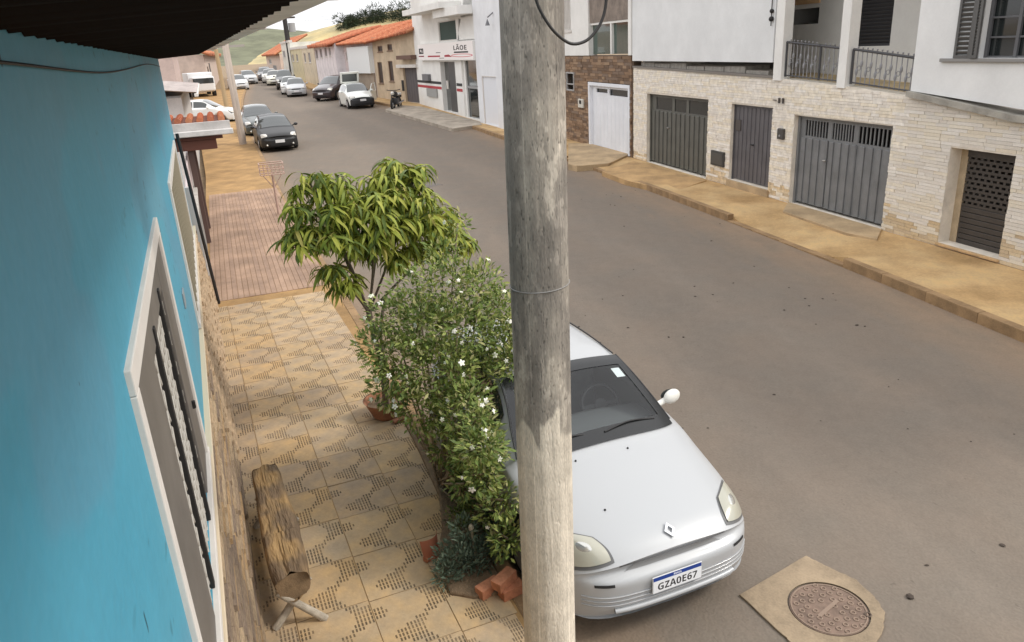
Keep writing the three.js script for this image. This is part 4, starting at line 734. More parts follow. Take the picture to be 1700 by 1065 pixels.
{ // houses behind the porch
  const mk = (name, label, F, x0, x1, y1, col, roof) => { const t = onFrame(name, label, 'house', F); part('wall', box(x0, x1, 0, y1, -6, 0), plasterMat(col), t); roof(t); return t; };
  const F1 = new Frame(V(-0.98, 0, -28), V(-1.05, 0, -44));
  mk('grey_white_house', 'low grey white house with sloping sheet roof behind the porch canopy', F1, 0, 12, 3.05, [0.52, 0.5, 0.48], t => {
    part('end_wall', box(-0.14, -0.002, 0, 3.0, -5, 0.0), plasterMat([0.6, 0.57, 0.56]), t);
    part('roof', (() => { const g = gridGeo(40, 8, (u, v) => V(lerp(-0.6, 12.6, u), 3.12 + 0.14 * v * 6 + 0.03 * Math.cos(u * 13.2 * 25), lerp(0.5, -6, v))); return g; })(), mottled([0.36, 0.31, 0.29], 0.4, 1.5, { grain: 0.15 }), t);
    part('gutter', rbox(-0.6, 12.6, 3.0, 3.11, 0.42, 0.54, 0.02), M.trim, t);
  });
  const F2 = new Frame(V(-2.1, 0, -58), V(-2.3, 0, -76));
  mk('pink_gabled_house', 'pinkish house with orange roof edge further up the left pavement', F2, 0, 16, 5.2, [0.5, 0.4, 0.37], t => { tileRoof(t, [V(-0.4, 5.2, 0.6), V(16.4, 5.2, 0.6), V(16.4, 6.8, -4), V(-0.4, 6.8, -4)], 0.4); });
  const F3 = new Frame(V(-0.2, 0, -80), V(1.4, 0, -112));
  mk('long_low_house', 'long low pinkish house at the far left end of the street', F3, 0, 30, 4.7, [0.52, 0.42, 0.36], t => { tileRoof(t, [V(-0.4, 4.7, 0.6), V(30, 4.7, 0.6), V(30, 6.4, -4), V(-0.4, 6.4, -4)], 0.5); part('door', box(3, 4.2, 0, 3.6, 0.002, 0.05), mat([0.1, 0.07, 0.05], 0.7), t); part('window', box(7, 8.4, 2.6, 3.9, 0.002, 0.05), mat([0.08, 0.07, 0.07], 0.5), t); });
}
{ // concrete pole in the ochre pavement, and the slim timber pole behind it
  const p = onGround(404, 239, SIDE_Y), t = thing('far_pole', 'pale concrete pole standing on the ochre pavement by the black car', 'pole', V(p.x, groundY(p.z) + SIDE_Y - 0.04, p.z));
  part('shaft', rod(V(0, 0, 0), V(-0.05, 8.6, 0), 0.17, 0.13, 16), mottled([0.5, 0.43, 0.37], 0.4, 1.5, { grain: 0.15 }), t);
  part('crossarm', box(-0.9, 0.8, 4.35, 4.45, -0.05, 0.05), mat([0.35, 0.32, 0.29], 0.8), t);
  const q = onGround(380, 196, SIDE_Y), s = thing('timber_pole', 'slim ochre stained timber pole beyond the white parked car', 'pole', V(q.x, groundY(q.z) + SIDE_Y - 0.04, q.z));
  part('shaft', rod(V(0, 0, 0), V(-0.05, 7.5, 0), 0.14, 0.1, 12), mat([0.42, 0.3, 0.17], 0.9), s); part('crossarm', box(-0.7, 0.7, 6.0, 6.1, -0.05, 0.05), mat([0.3, 0.22, 0.14], 0.9), s);
}
{ // raised litter basket on a post at the kerb
  const p = onGround(463, 355, SIDE_Y), t = thing('litter_basket', 'raised wire litter basket on a rusty post at the kerb', 'litter basket', V(p.x, SIDE_Y - 0.02, p.z));
  const rust = mat([0.48, 0.33, 0.27], 0.8), H = 1.42 - SIDE_Y, w = 0.3, d = 0.2;
  part('post', rod(V(0, 0, 0), V(0, H - 0.22, 0), 0.032, 0.028, 10), rust, t);
  part('brace', merge([rod(V(0, H - 0.6, 0), V(w * 0.8, H - 0.24, 0), 0.012), rod(V(0, H - 0.6, 0), V(-w * 0.8, H - 0.24, 0), 0.012)]), rust, t);
  const B = sub('basket', t);
  for (const y of [H - 0.22, H - 0.08, H + 0.06]) part('hoop', merge([rod(V(-w, y, -d), V(w, y, -d), 0.012), rod(V(-w, y, d), V(w, y, d), 0.012), rod(V(-w, y, -d), V(-w, y, d), 0.012), rod(V(w, y, -d), V(w, y, d), 0.012)]), rust, B);
  for (let k = 0; k <= 6; k++) { const x = lerp(-w, w, k / 6); part('wire', merge([rod(V(x, H - 0.22, -d), V(x, H + 0.06, -d), 0.007), rod(V(x, H - 0.22, d), V(x, H + 0.06, d), 0.007), rod(V(x, H - 0.22, -d), V(x, H - 0.22, d), 0.007)]), rust, B); }
}
// ------------------------------------------------------------------ big concrete pole, log bench, potted tree, flowering shrub, bed plants
const POLE = V(onZ(894, 532, -3.6).x - 0.03, 0, -3.6);
{
  const H = 9, up = 1.98; // weathered dark above this height, paler below: the edge of an old coat of render
  const map = colorTex(512, 1024, (u, v) => {
    const y = v * H, st = fbm(u, v * 0.12, 40, 3) - 0.5, pit = vn(u * 160, v * 420, 512), sp = fbm(u, v * 4, 24, 3), a = fbm(u + 2, v * 3, 6, 3) - 0.5, g = vn(u * 300, v * 900, 1024) - 0.5;
    const edge = up + 0.12 * (fbm(u, 0.5, 10, 3) - 0.5) * 4 * 0.5 + (u > 0.5 && u < 0.62 ? 0.16 : 0);
    const dk = sstep(edge - 0.02, edge + 0.015, y) * (0.55 + 0.75 * clamp(fbm(u * 1 + 0.3, v * 3, 9, 4) * 1.5 - 0.25, 0, 1));
    let c = [0.6, 0.54, 0.445].map((q, i) => lerp(q, [0.2, 0.18, 0.155][i], clamp(dk, 0, 1)));
    let k = 1 + 0.34 * st + 0.4 * a + 0.34 * g + 0.3 * (fbm(u * 1, v * 9, 14, 4) - 0.5); if (pit > 0.88 && y > edge) k *= 0.5; if (sp > 0.64 && y > edge) k *= 1.35; if (y < edge && sp > 0.7) k *= 1.1;
    const line = Math.abs(u - 0.66) < 0.0035 + 0.002 * st || Math.abs(u - 0.46) < 0.0025; if (line) k *= 1.25;
    return c.map(q => q * k);
  });
  const bumpMap = grayTex(256, 1024, (u, v) => 0.5 + 0.5 * (fbm(u, v * 0.5, 60, 3) - 0.5) + 0.4 * (vn(u * 160, v * 420, 512) > 0.86 ? -0.6 : 0) + 0.2 * (vn(u * 200, v * 700, 1024) - 0.5));
  const t = thing('utility_pole', 'weathered grey concrete utility pole at the kerb beside the silver car', 'pole', POLE);
  const g = new THREE.CylinderGeometry(0.143, 0.165, H, 64, 60, true).rotateY(2.6).translate(0, H / 2, 0);
  { const p = g.attributes.position; for (let i = 0; i < p.count; i++) { const y = p.getY(i), a = Math.atan2(p.getZ(i), p.getX(i)), k = 1 + 0.012 * (fbm(a * 0.5 + 3, y * 0.3, 16, 3) - 0.5) + 0.008 * Math.cos(a * 9); p.setX(i, p.getX(i) * k); p.setZ(i, p.getZ(i) * k); } g.computeVertexNormals(); }
  part('shaft', g, new THREE.MeshStandardMaterial({ map, bumpMap, bumpScale: 0.008, roughness: 0.95 }), t);
  part('tie_wire', new THREE.TorusGeometry(0.161, 0.0035, 5, 48).rotateX(Math.PI / 2).rotateZ(0.06).translate(0, 2.83, 0), mat([0.25, 0.24, 0.23], 0.5), t);
  const zf = POLE.z + 0.2, pt = [[862, -40], [866, 0], [884, 36], [905, 60], [928, 73], [952, 67], [972, 44], [982, 16], [985, -40]].map(([u, v]) => onZ(u, v, zf).sub(POLE));
  part('cable_loop', tube(pt, 0.0075, 60, 8), mat([0.02, 0.018, 0.017], 0.5), t);
  t.rotation.z = -0.0166;
}
{ // half log resting on crossed sticks
  const a = onGround(442, 790, 0.44), b = onGround(488, 972, 0.44), len = a.distanceTo(b);
  const t = thing('log_bench', 'split tree trunk bench on crossed sticks against the stone skirting', 'bench', V((a.x + b.x) / 2, SIDE_Y, (a.z + b.z) / 2), Math.atan2(b.x - a.x, b.z - a.z));
  const R = 0.15, LY = 0.36, bark = (() => {
    const map = rep(colorTex(256, 512, (u, v) => { const f = fbm(u, v * 0.25, 30, 4), k = 0.55 + 0.9 * f, m = fbm(u + 3, v, 5, 3), r = clamp((m - 0.42) * 4, 0, 1); return [lerp(0.15, 0.31, r) * k, lerp(0.1, 0.195, r) * k, lerp(0.058, 0.085, r) * k]; }), 1, 1);
    const bumpMap = rep(grayTex(256, 512, (u, v) => fbm(u, v * 0.2, 34, 4)), 1, 1);
    return new THREE.MeshStandardMaterial({ map, bumpMap, bumpScale: 0.03, roughness: 0.95 });
  })();
  const rad = (th, s) => { const flat = Math.sin(th) > 0.55 ? 0.62 / Math.max(0.62, Math.sin(th)) * 0.99 : 1; return R * flat * (1 + 0.16 * (fbm(th * 0.16 + 2, s * 0.12 + 3, 16, 3) - 0.5) * 2 + 0.03 * Math.sin(s * 3 + th * 2)); };
  const log = gridGeo(40, 48, (u, v) => { const th = u * Math.PI * 2, s = lerp(-len / 2, len / 2, v), e = 1 - 0.1 * Math.pow(Math.abs(v * 2 - 1), 8), r = rad(u >= 1 ? 0 : th, s) * e; return V(-Math.cos(th) * r * 0.92, LY + Math.sin(th) * r, s + 0.03 * Math.sin(th * 3) * (Math.abs(v * 2 - 1) > 0.97 ? 1 : 0)); });
  { const uv = log.attributes.uv; for (let j = 0, i = 0; j <= 48; j++) for (let k = 0; k <= 40; k++, i++) uv.setXY(i, k / 40, j / 48 * 1.5); }
  part('log', log, bark, t);
  const endM = mottled([0.2, 0.135, 0.075], 0.5, 0.2, { grain: 0.2, bump: 0.004 });
  for (const s of [-1, 1]) { const sh = new THREE.Shape(); for (let k = 0; k < 40; k++) { const th = k / 40 * Math.PI * 2, r = rad(th, s * len / 2) * 0.9, x = -Math.cos(th) * r * 0.92 * s, y = Math.sin(th) * r; k ? sh.lineTo(x, y) : sh.moveTo(x, y); } const g = new THREE.ShapeGeometry(sh); if (s < 0) g.rotateY(Math.PI); part('sawn_end', g.translate(0, LY, s * (len / 2 - 0.002)), endM, t); }
  const stick = mottled([0.38, 0.33, 0.26], 0.4, 0.3, { grain: 0.2 });
  for (const z of [len / 2 - 0.04, -len / 2 + 0.25]) for (const s of [-1, 1]) part('leg', rod(V(s * 0.18, -0.005, z + s * 0.035 + 0.04), V(-s * 0.12, 0.3, z + s * 0.035 - 0.03), 0.032, 0.028, 8), stick, t);
}
// leaf shapes ---------------------------------------------------------------
function leafGeo(L, W, droop, fold = 0.25, n = 6) { // blade along +z, arching down
  const pos = [], idx = [];
  for (let i = 0; i <= n; i++) {
    const s = i / n, w = W * Math.pow(Math.sin(Math.PI * Math.min(1, 0.06 + s * 0.94)), 0.75) * (1 - 0.3 * s), a = droop * s, z = L * (droop ? Math.sin(a) / droop : s), y = -L * (droop ? (1 - Math.cos(a)) / droop : 0);
    pos.push(-w / 2, y + fold * w / 2, z, 0, y, z, w / 2, y + fold * w / 2, z);
  }
  for (let i = 0; i < n; i++) { const a = i * 3; idx.push(a, a + 3, a + 1, a + 1, a + 3, a + 4, a + 1, a + 4, a + 2, a + 2, a + 4, a + 5); }
  const g = new THREE.BufferGeometry(); g.setAttribute('position', new THREE.Float32BufferAttribute(pos, 3)); g.setAttribute('uv', new THREE.Float32BufferAttribute(new Array(pos.length / 3 * 2).fill(0.5), 2)); g.setIndex(idx); g.computeVertexNormals(); return g;
}
const leafMat = (c, rough = 0.6, tr = 0.3) => new THREE.MeshPhysicalMaterial({ color: lin(...c), roughness: Math.max(rough, 0.6), transmission: tr, thickness: 0, side: THREE.DoubleSide, specularIntensity: 0.6 });
const place = (g, p, dir, roll, s) => { const m = new THREE.Matrix4().lookAt(V(0, 0, 0), dir.clone().negate(), V(0, 1, 0)); const q = new THREE.Quaternion().setFromRotationMatrix(m).multiply(new THREE.Quaternion().setFromAxisAngle(V(0, 0, 1), roll)); return new THREE.Matrix4().compose(p, q, V(s, s, s)); };
class Batch { // many small leaves in one geometry
  constructor() { this.p = []; this.n = []; this.i = []; }
  add(g, m) { const P = g.attributes.position, N = g.attributes.normal, e = m.elements, b = this.p.length / 3, a = P.array, q = N.array;
    for (let k = 0; k < P.count; k++) { const x = a[3 * k], y = a[3 * k + 1], z = a[3 * k + 2], u = q[3 * k], v = q[3 * k + 1], w = q[3 * k + 2]; this.p.push(e[0] * x + e[4] * y + e[8] * z + e[12], e[1] * x + e[5] * y + e[9] * z + e[13], e[2] * x + e[6] * y + e[10] * z + e[14]); const A = e[0] * u + e[4] * v + e[8] * w, B = e[1] * u + e[5] * v + e[9] * w, C = e[2] * u + e[6] * v + e[10] * w, l = Math.hypot(A, B, C) || 1; this.n.push(A / l, B / l, C / l); }
    for (const k of g.index.array) this.i.push(k + b); }
  get length() { return this.p.length; }
  geo() { const g = new THREE.BufferGeometry(); g.setAttribute('position', new THREE.Float32BufferAttribute(this.p, 3)); g.setAttribute('normal', new THREE.Float32BufferAttribute(this.n, 3)); g.setIndex(this.i); return g; }
}
{ // potted tree with long drooping leaves
  const base = onGround(642, 690, SIDE_Y);
  const pot = thing('clay_pot', 'broken terracotta bowl pot on the tiles at the foot of the small tree', 'pot', V(base.x, SIDE_Y - 0.004, base.z));
  const terra = mottled([0.3, 0.135, 0.075], 0.4, 0.4, { grain: 0.2 });
  part('bowl', new THREE.LatheGeometry([[0.0, 0], [0.12, 0], [0.145, 0.02], [0.2, 0.14], [0.235, 0.22], [0.245, 0.225], [0.225, 0.2], [0.19, 0.12], [0.13, 0.03], [0, 0.03]].map(p => new THREE.Vector2(...p)), 36), terra, pot);
  part('soil', new THREE.CylinderGeometry(0.2, 0.19, 0.02, 24).translate(0, 0.15, 0), M.soil, pot);
  part('rim_shard', rbox(-0.05, 0.12, 0.02, 0.05, 0.2, 0.27, 0.01).rotateY(0.3), terra, pot);
  const t = thing('drooping_leaf_tree', 'small tree with long drooping yellow green leaves in a clay pot', 'tree', V(base.x, SIDE_Y + 0.12, base.z));
  const O = t.position, P = (u, v, z) => onZ(u, v, base.z + z).sub(O);
  const barkM = mottled([0.2, 0.16, 0.12], 0.5, 0.3, { grain: 0.3, bump: 0.01 });
  const fork = P(612, 515, 0);
  part('trunk', merge([tube([V(0, -0.1, 0), P(633, 600, 0.02), P(622, 560, 0), fork], 0.032, 30, 10), tube([V(0.02, -0.1, 0.04), P(640, 610, 0.05), P(632, 550, 0.05), P(640, 490, 0.05)], 0.018, 24, 8)]), barkM, t);
  // clumps of the crown: pixel, depth, radius
  const clumps = [[515, 305, 0.05, 0.2], [500, 345, 0.15, 0.17], [490, 385, 0.15, 0.15], [550, 310, 0.2, 0.18], [565, 350, 0.3, 0.17], [515, 395, 0.3, 0.16], [560, 395, 0.4, 0.16], [545, 450, 0.35, 0.13], [572, 470, 0.25, 0.12], [625, 305, -0.05, 0.16], [655, 280, -0.1, 0.15], [690, 285, -0.05, 0.15], [655, 325, 0.15, 0.2], [615, 340, 0.3, 0.18], [695, 325, 0.1, 0.17], [645, 365, 0.35, 0.19], [620, 400, 0.35, 0.14], [700, 370, 0.3, 0.18], [735, 355, 0.05, 0.15], [745, 390, 0.1, 0.14], [768, 400, 0.0, 0.1], [725, 415, 0.2, 0.12], [580, 340, -0.3, 0.2], [640, 335, -0.35, 0.22], [700, 350, -0.35, 0.2], [740, 375, -0.3, 0.14], [545, 380, -0.25, 0.2], [650, 385, -0.2, 0.18], [600, 415, 0.1, 0.15], [660, 425, 0.1, 0.15], [695, 410, 0.1, 0.14], [585, 400, 0.3, 0.14], [640, 300, 0.05, 0.16], [590, 375, 0.1, 0.2], [675, 380, 0.1, 0.2]];
  const tips = [];
  const limbs = [0, 6, 8, 11, 16, 19, 23].map(i => { const c = P(clumps[i][0], clumps[i][1], clumps[i][2]), mid = fork.clone().lerp(c, 0.5).add(V(rr(-0.05, 0.05), 0.02, rr(-0.05, 0.05))), cv = new THREE.CatmullRomCurve3([fork.clone().add(V(0, -0.03, 0)), mid, c]); part('limb', new THREE.TubeGeometry(cv, 16, 0.014, 7), barkM, t); return cv; });
  clumps.forEach(([u, v, z, r]) => {
    const c = P(u, v, z); let best = null, bd = 9; for (const l of limbs) { const q = l.getPoint(0.6), d = q.distanceTo(c); if (d < bd) { bd = d; best = q; } }
    part('branch', tube([best, best.clone().lerp(c, 0.5).add(V(rr(-0.03, 0.03), 0.03, rr(-0.03, 0.03))), c], 0.007, 10, 5), barkM, t);
    const n = Math.round(5 + r * 52);
    for (let k = 0; k < n; k++) { const d = V(rr(-1, 1), rr(-0.75, 1), rr(-1, 1)).multiplyScalar(r * 0.85); d.y *= 0.72; tips.push(c.clone().add(d)); }
  });
  const shapes = [leafGeo(0.23, 0.036, 1.6), leafGeo(0.2, 0.032, 1.9), leafGeo(0.26, 0.038, 1.4), leafGeo(0.22, 0.034, 2.0)];
  const mats = [leafMat([0.31, 0.35, 0.045]), leafMat([0.2, 0.26, 0.035]), leafMat([0.4, 0.41, 0.065]), leafMat([0.11, 0.16, 0.028]), leafMat([0.42, 0.37, 0.1])];
  const bins = mats.map(() => new Batch()), all = [];
  for (const c of tips) {
    const n = 7 + Math.floor(rnd() * 4), a0 = rnd() * 6.28;
    for (let k = 0; k < n; k++) { const a = a0 + k * 6.283 / n + rr(-0.3, 0.3), el = rr(-0.4, 0.3); all.push([c.clone().add(V(rr(-0.02, 0.02), rr(-0.03, 0.03), rr(-0.02, 0.02))), V(Math.cos(a) * Math.cos(el), Math.sin(el), Math.sin(a) * Math.cos(el)), rr(-0.6, 0.6), rr(0.75, 1.2), Math.floor(rnd() * 4), rnd()]); }
  }
  all.sort((p, q) => q[0].z - p[0].z);
  all.forEach(([p, d, roll, s, k, m], i) => {
    const mi = m < 0.36 ? 0 : m < 0.62 ? 1 : m < 0.82 ? 2 : m < 0.96 ? 3 : 4, mx = place(shapes[k], p, d, roll, s);
    if (i < 280) { const o = part('leaf', shapes[k], mats[mi], t); o.applyMatrix4(mx); } else bins[mi].add(shapes[k], mx);
  });
  bins.forEach((b, i) => { if (b.length) { const o = part('crown', b.geo(), mats[i], t); o.userData.kind = 'stuff'; } });
}
function smallLeafShrub(t, clumps, { density, L, W, mats, flower, stem, foot, droop = 0.5, flowerN = 0, flowerMat, up = 0.2 }) {
  const shape = [leafGeo(L, W, droop, 0.3, 2), leafGeo(L * 0.8, W * 0.9, droop * 1.4, 0.3, 2), leafGeo(L * 1.15, W, droop * 0.6, 0.3, 2)], bins = mats.map(() => new Batch()), outer = [];
  for (const [c, r] of clumps) {
    const mid = foot.clone().lerp(c, 0.55).add(V(rr(-0.08, 0.08), 0, rr(-0.08, 0.08)));
    part('stem', tube([foot.clone().add(V(rr(-0.05, 0.05), 0, rr(-0.12, 0.12))), mid, c], 0.008, 12, 5), stem, t);
    const n = Math.round(density * r * r);
    for (let k = 0; k < n; k++) {
      const d = V(rr(-1, 1), rr(-1, 1), rr(-1, 1)); if (d.length() > 1) { k--; continue; }
      const q = Math.pow(d.length(), 0.5); d.normalize().multiplyScalar(q * r * (0.62 + 0.75 * vn(d.x * 5 + 9, d.y * 5 + 9 + d.z * 4, 64)));
      const p = c.clone().add(d), dir = d.clone().normalize().add(V(rr(-0.8, 0.8), rr(-0.6, 0.8) + up, rr(-0.8, 0.8))).normalize();
      const mi = Math.min(mats.length - 1, Math.floor(Math.pow(rnd(), 1.3) * mats.length));
      bins[mi].add(shape[k % 3], place(shape[k % 3], p, dir, rr(-1, 1), rr(0.7, 1.25)));
      if (q > 0.9) outer.push([p, d.clone().normalize()]);
    }
  }
  bins.forEach((b, i) => { if (b.length) { const o = part('foliage', b.geo(), mats[i], t); o.userData.kind = 'stuff'; } });
  if (flower) for (let k = 0; k < flowerN; k++) { const [p, d] = outer[Math.floor(rnd() * outer.length)]; if (d.z < -0.3 || d.y < -0.5) { k--; continue; } const o = part('flower', flower, flowerMat[Math.floor(rnd() * flowerMat.length)], t); o.applyMatrix4(place(flower, p.clone().addScaledVector(d, 0.02), d.clone().add(V(rr(-0.4, 0.4), 0.3, 0.5 + rr(-0.3, 0.3))).normalize(), rnd() * 6, rr(0.5, 1.05))); }
}
{ // flowering shrub
  const foot = onGround(812, 800, 0.13), t = thing('flowering_shrub', 'large shrub covered in small white flowers in the kerbside bed', 'shrub', V(1.4, 0.11, -6.2)), O = t.position;
  const P = (u, v, z, r) => [onZ(u, v, -6.15 + z).sub(O), r];
  const cl = [P(690, 490, -0.1, 0.26), P(740, 480, 0, 0.28), P(790, 490, -0.05, 0.26), P(825, 520, 0.05, 0.22), P(650, 530, 0.05, 0.24), P(700, 540, 0.2, 0.3), P(760, 550, 0.25, 0.32), P(820, 570, 0.2, 0.26), P(628, 575, 0.1, 0.2), P(665, 600, 0.25, 0.28), P(725, 615, 0.35, 0.32), P(790, 630, 0.35, 0.3), P(840, 640, 0.2, 0.25), P(650, 645, 0.2, 0.2), P(700, 670, 0.35, 0.26), P(760, 690, 0.4, 0.28), P(820, 710, 0.35, 0.26), P(745, 740, 0.35, 0.2), P(800, 760, 0.4, 0.22), P(835, 770, 0.3, 0.18), P(735, 420, -0.3, 0.16), P(760, 370, -0.35, 0.1), P(800, 470, -0.3, 0.2), P(720, 560, -0.3, 0.3), P(800, 600, -0.3, 0.3), P(830, 500, -0.2, 0.14), P(845, 560, 0.3, 0.16), P(845, 690, 0.6, 0.16), P(800, 730, 0.75, 0.15), P(838, 745, 0.8, 0.14), P(770, 760, 0.6, 0.14), P(835, 590, 0.35, 0.2), P(840, 625, 0.4, 0.2), P(842, 660, 0.45, 0.18), P(850, 540, 0.2, 0.16), P(848, 600, 0.5, 0.15), ...[[1.42, 1.0, -5.2, 0.17], [1.5, 0.85, -5.0, 0.15], [1.45, 1.2, -5.4, 0.18], [1.5, 0.6, -4.85, 0.14], [1.5, 1.3, -5.1, 0.14], [1.5, 0.4, -4.7, 0.12], [1.35, 0.75, -5.1, 0.13], [1.42, 1.19, -4.83, 0.17], [1.47, 1.08, -4.98, 0.17], [1.41, 1.02, -4.75, 0.15], [1.44, 1.12, -4.9, 0.16], [1.52, 1.35, -5.35, 0.17], [1.53, 1.08, -4.95, 0.15], [1.54, 0.78, -4.7, 0.14], [1.52, 1.5, -5.6, 0.16], [1.53, 1.22, -5.1, 0.15], [1.52, 0.5, -4.6, 0.13]].map(([x, y, z, r]) => [V(x, y, z).sub(O), r])];
  const fl = (() => { const g = []; for (let k = 0; k < 5; k++) { const p = new THREE.SphereGeometry(1, 6, 4).scale(0.011, 0.004, 0.017).translate(0, 0.003, 0.016).rotateY(k * 1.2566); g.push(p); } g.push(new THREE.SphereGeometry(0.006, 6, 4).translate(0, 0.005, 0)); return merge(g).rotateX(Math.PI / 2); })();
  smallLeafShrub(t, cl, { density: 8000, L: 0.056, W: 0.027, mats: [leafMat([0.17, 0.24, 0.05]), leafMat([0.25, 0.31, 0.07]), leafMat([0.11, 0.16, 0.038]), leafMat([0.34, 0.38, 0.1]), leafMat([0.4, 0.38, 0.16])], stem: mottled([0.3, 0.24, 0.17], 0.4, 0.2, {}), foot: V(0.02, 0, 0), flower: fl, flowerN: 120, flowerMat: [mat([0.82, 0.8, 0.72], 0.6), mat([0.78, 0.78, 0.62], 0.6)] });
}
{ // young shrub at the front of the bed
  const t = thing('young_shrub', 'young leafy shrub with few white flowers at the front of the bed', 'shrub', V(1.3, 0.11, -5.25)), O = t.position, P = (u, v, z, r) => [onZ(u, v, -5.3 + z).sub(O), r];
  const fl = new THREE.SphereGeometry(0.014, 6, 5).scale(1, 0.6, 1);
  smallLeafShrub(t, [P(775, 815, 0, 0.13), P(810, 800, -0.05, 0.16), P(840, 830, 0, 0.14), P(790, 850, 0.08, 0.14), P(760, 860, 0.05, 0.1), P(830, 780, -0.15, 0.15), P(770, 780, -0.1, 0.1), P(825, 870, 0.1, 0.12), P(845, 790, 0.1, 0.13), P(850, 850, 0.1, 0.12), P(800, 770, 0.1, 0.12), P(840, 740, 0.1, 0.12)], { density: 15000, L: 0.045, W: 0.022, mats: [leafMat([0.1, 0.15, 0.035]), leafMat([0.15, 0.21, 0.05]), leafMat([0.07, 0.11, 0.028]), leafMat([0.24, 0.28, 0.07])], stem: mottled([0.26, 0.22, 0.15], 0.4, 0.2, {}), foot: V(0.03, 0, 0), flower: fl, flowerN: 16, flowerMat: [mat([0.8, 0.8, 0.7], 0.6)] });
  // grey-green herb spilling over the tiles
  const h = thing('grey_green_herb', 'low grey green herb spilling from the bed onto the tiles', 'herb', V(1.12, 0.11, -4.95)), Q = h.position, S = (u, v, z, r) => [onZ(u, v, -4.9 + z).sub(Q), r];
  smallLeafShrub(h, [S(755, 960, 0.05, 0.11), S(770, 920, 0, 0.12), S(800, 930, 0, 0.11), S(745, 985, 0.1, 0.08), S(790, 965, 0.08, 0.09), S(830, 900, -0.1, 0.12), S(850, 925, -0.1, 0.1), S(740, 925, 0, 0.09), S(850, 880, -0.12, 0.1), S(770, 880, -0.05, 0.09)].map(([p, r]) => [V(p.x, Math.max(p.y, r * 0.8), p.z), r * 1.3]), { density: 11000, L: 0.046, W: 0.021, mats: [leafMat([0.13, 0.18, 0.12], 0.7), leafMat([0.18, 0.23, 0.16], 0.7), leafMat([0.09, 0.13, 0.085], 0.7)], stem: mat([0.12, 0.13, 0.08], 0.8), foot: V(0.02, 0, 0), droop: 0.3, up: 0.5 });
  const sk = onGround(787, 925, 0.13), s = thing('wooden_stake', 'pale wooden stake with knobbed top stuck in the planting bed', 'stake', V(sk.x + 0.02, 0.1, sk.z));
  part('shaft', rod(V(0, 0, 0), V(-0.02, 0.3, 0), 0.013, 0.011, 7), mat([0.5, 0.4, 0.27], 0.8), s); part('knob', new THREE.SphereGeometry(0.024, 8, 6).scale(1, 1.5, 1).translate(-0.022, 0.32, 0), mat([0.55, 0.47, 0.36], 0.8), s);
}
{ // loose bricks and a broken tile edging the bed
  const bm = [mottled([0.46, 0.19, 0.1], 0.35, 0.3, { grain: 0.2, bump: 0.004 }), mottled([0.42, 0.165, 0.085], 0.35, 0.3, { grain: 0.2, bump: 0.004 })];
  const hollow = () => { const s = new THREE.Shape([[-0.045, 0], [0.045, 0], [0.045, 0.075], [-0.045, 0.075]].map(p => new THREE.Vector2(...p))); for (const x of [-0.023, 0.023]) for (const y of [0.02, 0.055]) { const h = new THREE.Path(); h.absarc(x, y, 0.011, 0, 6.283, true); s.holes.push(h); } return metreUV(new THREE.ExtrudeGeometry(s, { depth: 0.19, bevelEnabled: true, bevelSize: 0.003, bevelThickness: 0.003, bevelSegments: 1, curveSegments: 6 }).translate(0, 0.003, -0.095).rotateY(Math.PI / 2)); };
  const list = [[812, 982, 0.35, 0, 'hollow clay brick lying flat by the herb at the bed corner'], [850, 985, 0.2, 0, 'hollow clay brick lying flat against the pole foot'], [838, 968, 0.5, 0.081, 'hollow clay brick tilted on top of the other bricks']];
  list.forEach(([u, v, a, y, lab], i) => { const p = onGround(u, v, SIDE_Y + y), o = thing('clay_brick', lab, 'brick', V(p.x, SIDE_Y + 0.0 + y, p.z), a, 'loose bricks edging the bed'); const m = part('brick_body', hollow(), bm[i % 2], o); if (y) m.rotation.z = 0.08; });
  const p = onGround(718, 925, SIDE_Y), o = thing('broken_roof_tile', 'broken curved clay tile standing at the edge of the bed', 'roof tile', V(p.x, SIDE_Y - 0.002, p.z), 0.5);
  part('tile_body', new THREE.CylinderGeometry(0.1, 0.085, 0.2, 16, 1, true, -1.2, 2.4).rotateX(-0.15).translate(0, 0.1, -0.05), new THREE.MeshStandardMaterial({ color: lin(0.36, 0.13, 0.075), roughness: 0.9, side: THREE.DoubleSide }), o);
  part('tile_edge', rbox(-0.08, 0.08, 0, 0.05, -0.03, 0.02, 0.01), bm[1], o);
}
// ------------------------------------------------------------------ cars: lofted shells, front at local z = 0 looking along +z
const chaikin = (p, n) => { for (let k = 0; k < n; k++) { const q = [p[0]]; for (let i = 0; i < p.length - 1; i++) { const a = p[i], b = p[i + 1]; if (i > 0) q.push([lerp(a[0], b[0], 0.25), lerp(a[1], b[1], 0.25)]); if (i < p.length - 2) q.push([lerp(a[0], b[0], 0.75), lerp(a[1], b[1], 0.75)]); } q.push(p[p.length - 1]); p = q; } return p; };
M.tyre = mat([0.018, 0.018, 0.018], 0.85); M.rim = mat([0.5, 0.5, 0.52], 0.35, { metalness: 0.7 }); M.plastic = mat([0.02, 0.02, 0.022], 0.6);
M.carGlass = new THREE.MeshPhysicalMaterial({ color: lin(0.03, 0.036, 0.036), roughness: 0.06, clearcoat: 1, clearcoatRoughness: 0.03 });
M.lamp = new THREE.MeshPhysicalMaterial({ color: lin(0.62, 0.6, 0.55), roughness: 0.15, clearcoat: 1 });
M.whitePlate = mat([0.7, 0.7, 0.7], 0.5);
function paint(c, metal = 0) { return new THREE.MeshPhysicalMaterial({ color: lin(...c), roughness: 0.38, metalness: metal, clearcoat: 0.9, clearcoatRoughness: 0.06 }); }
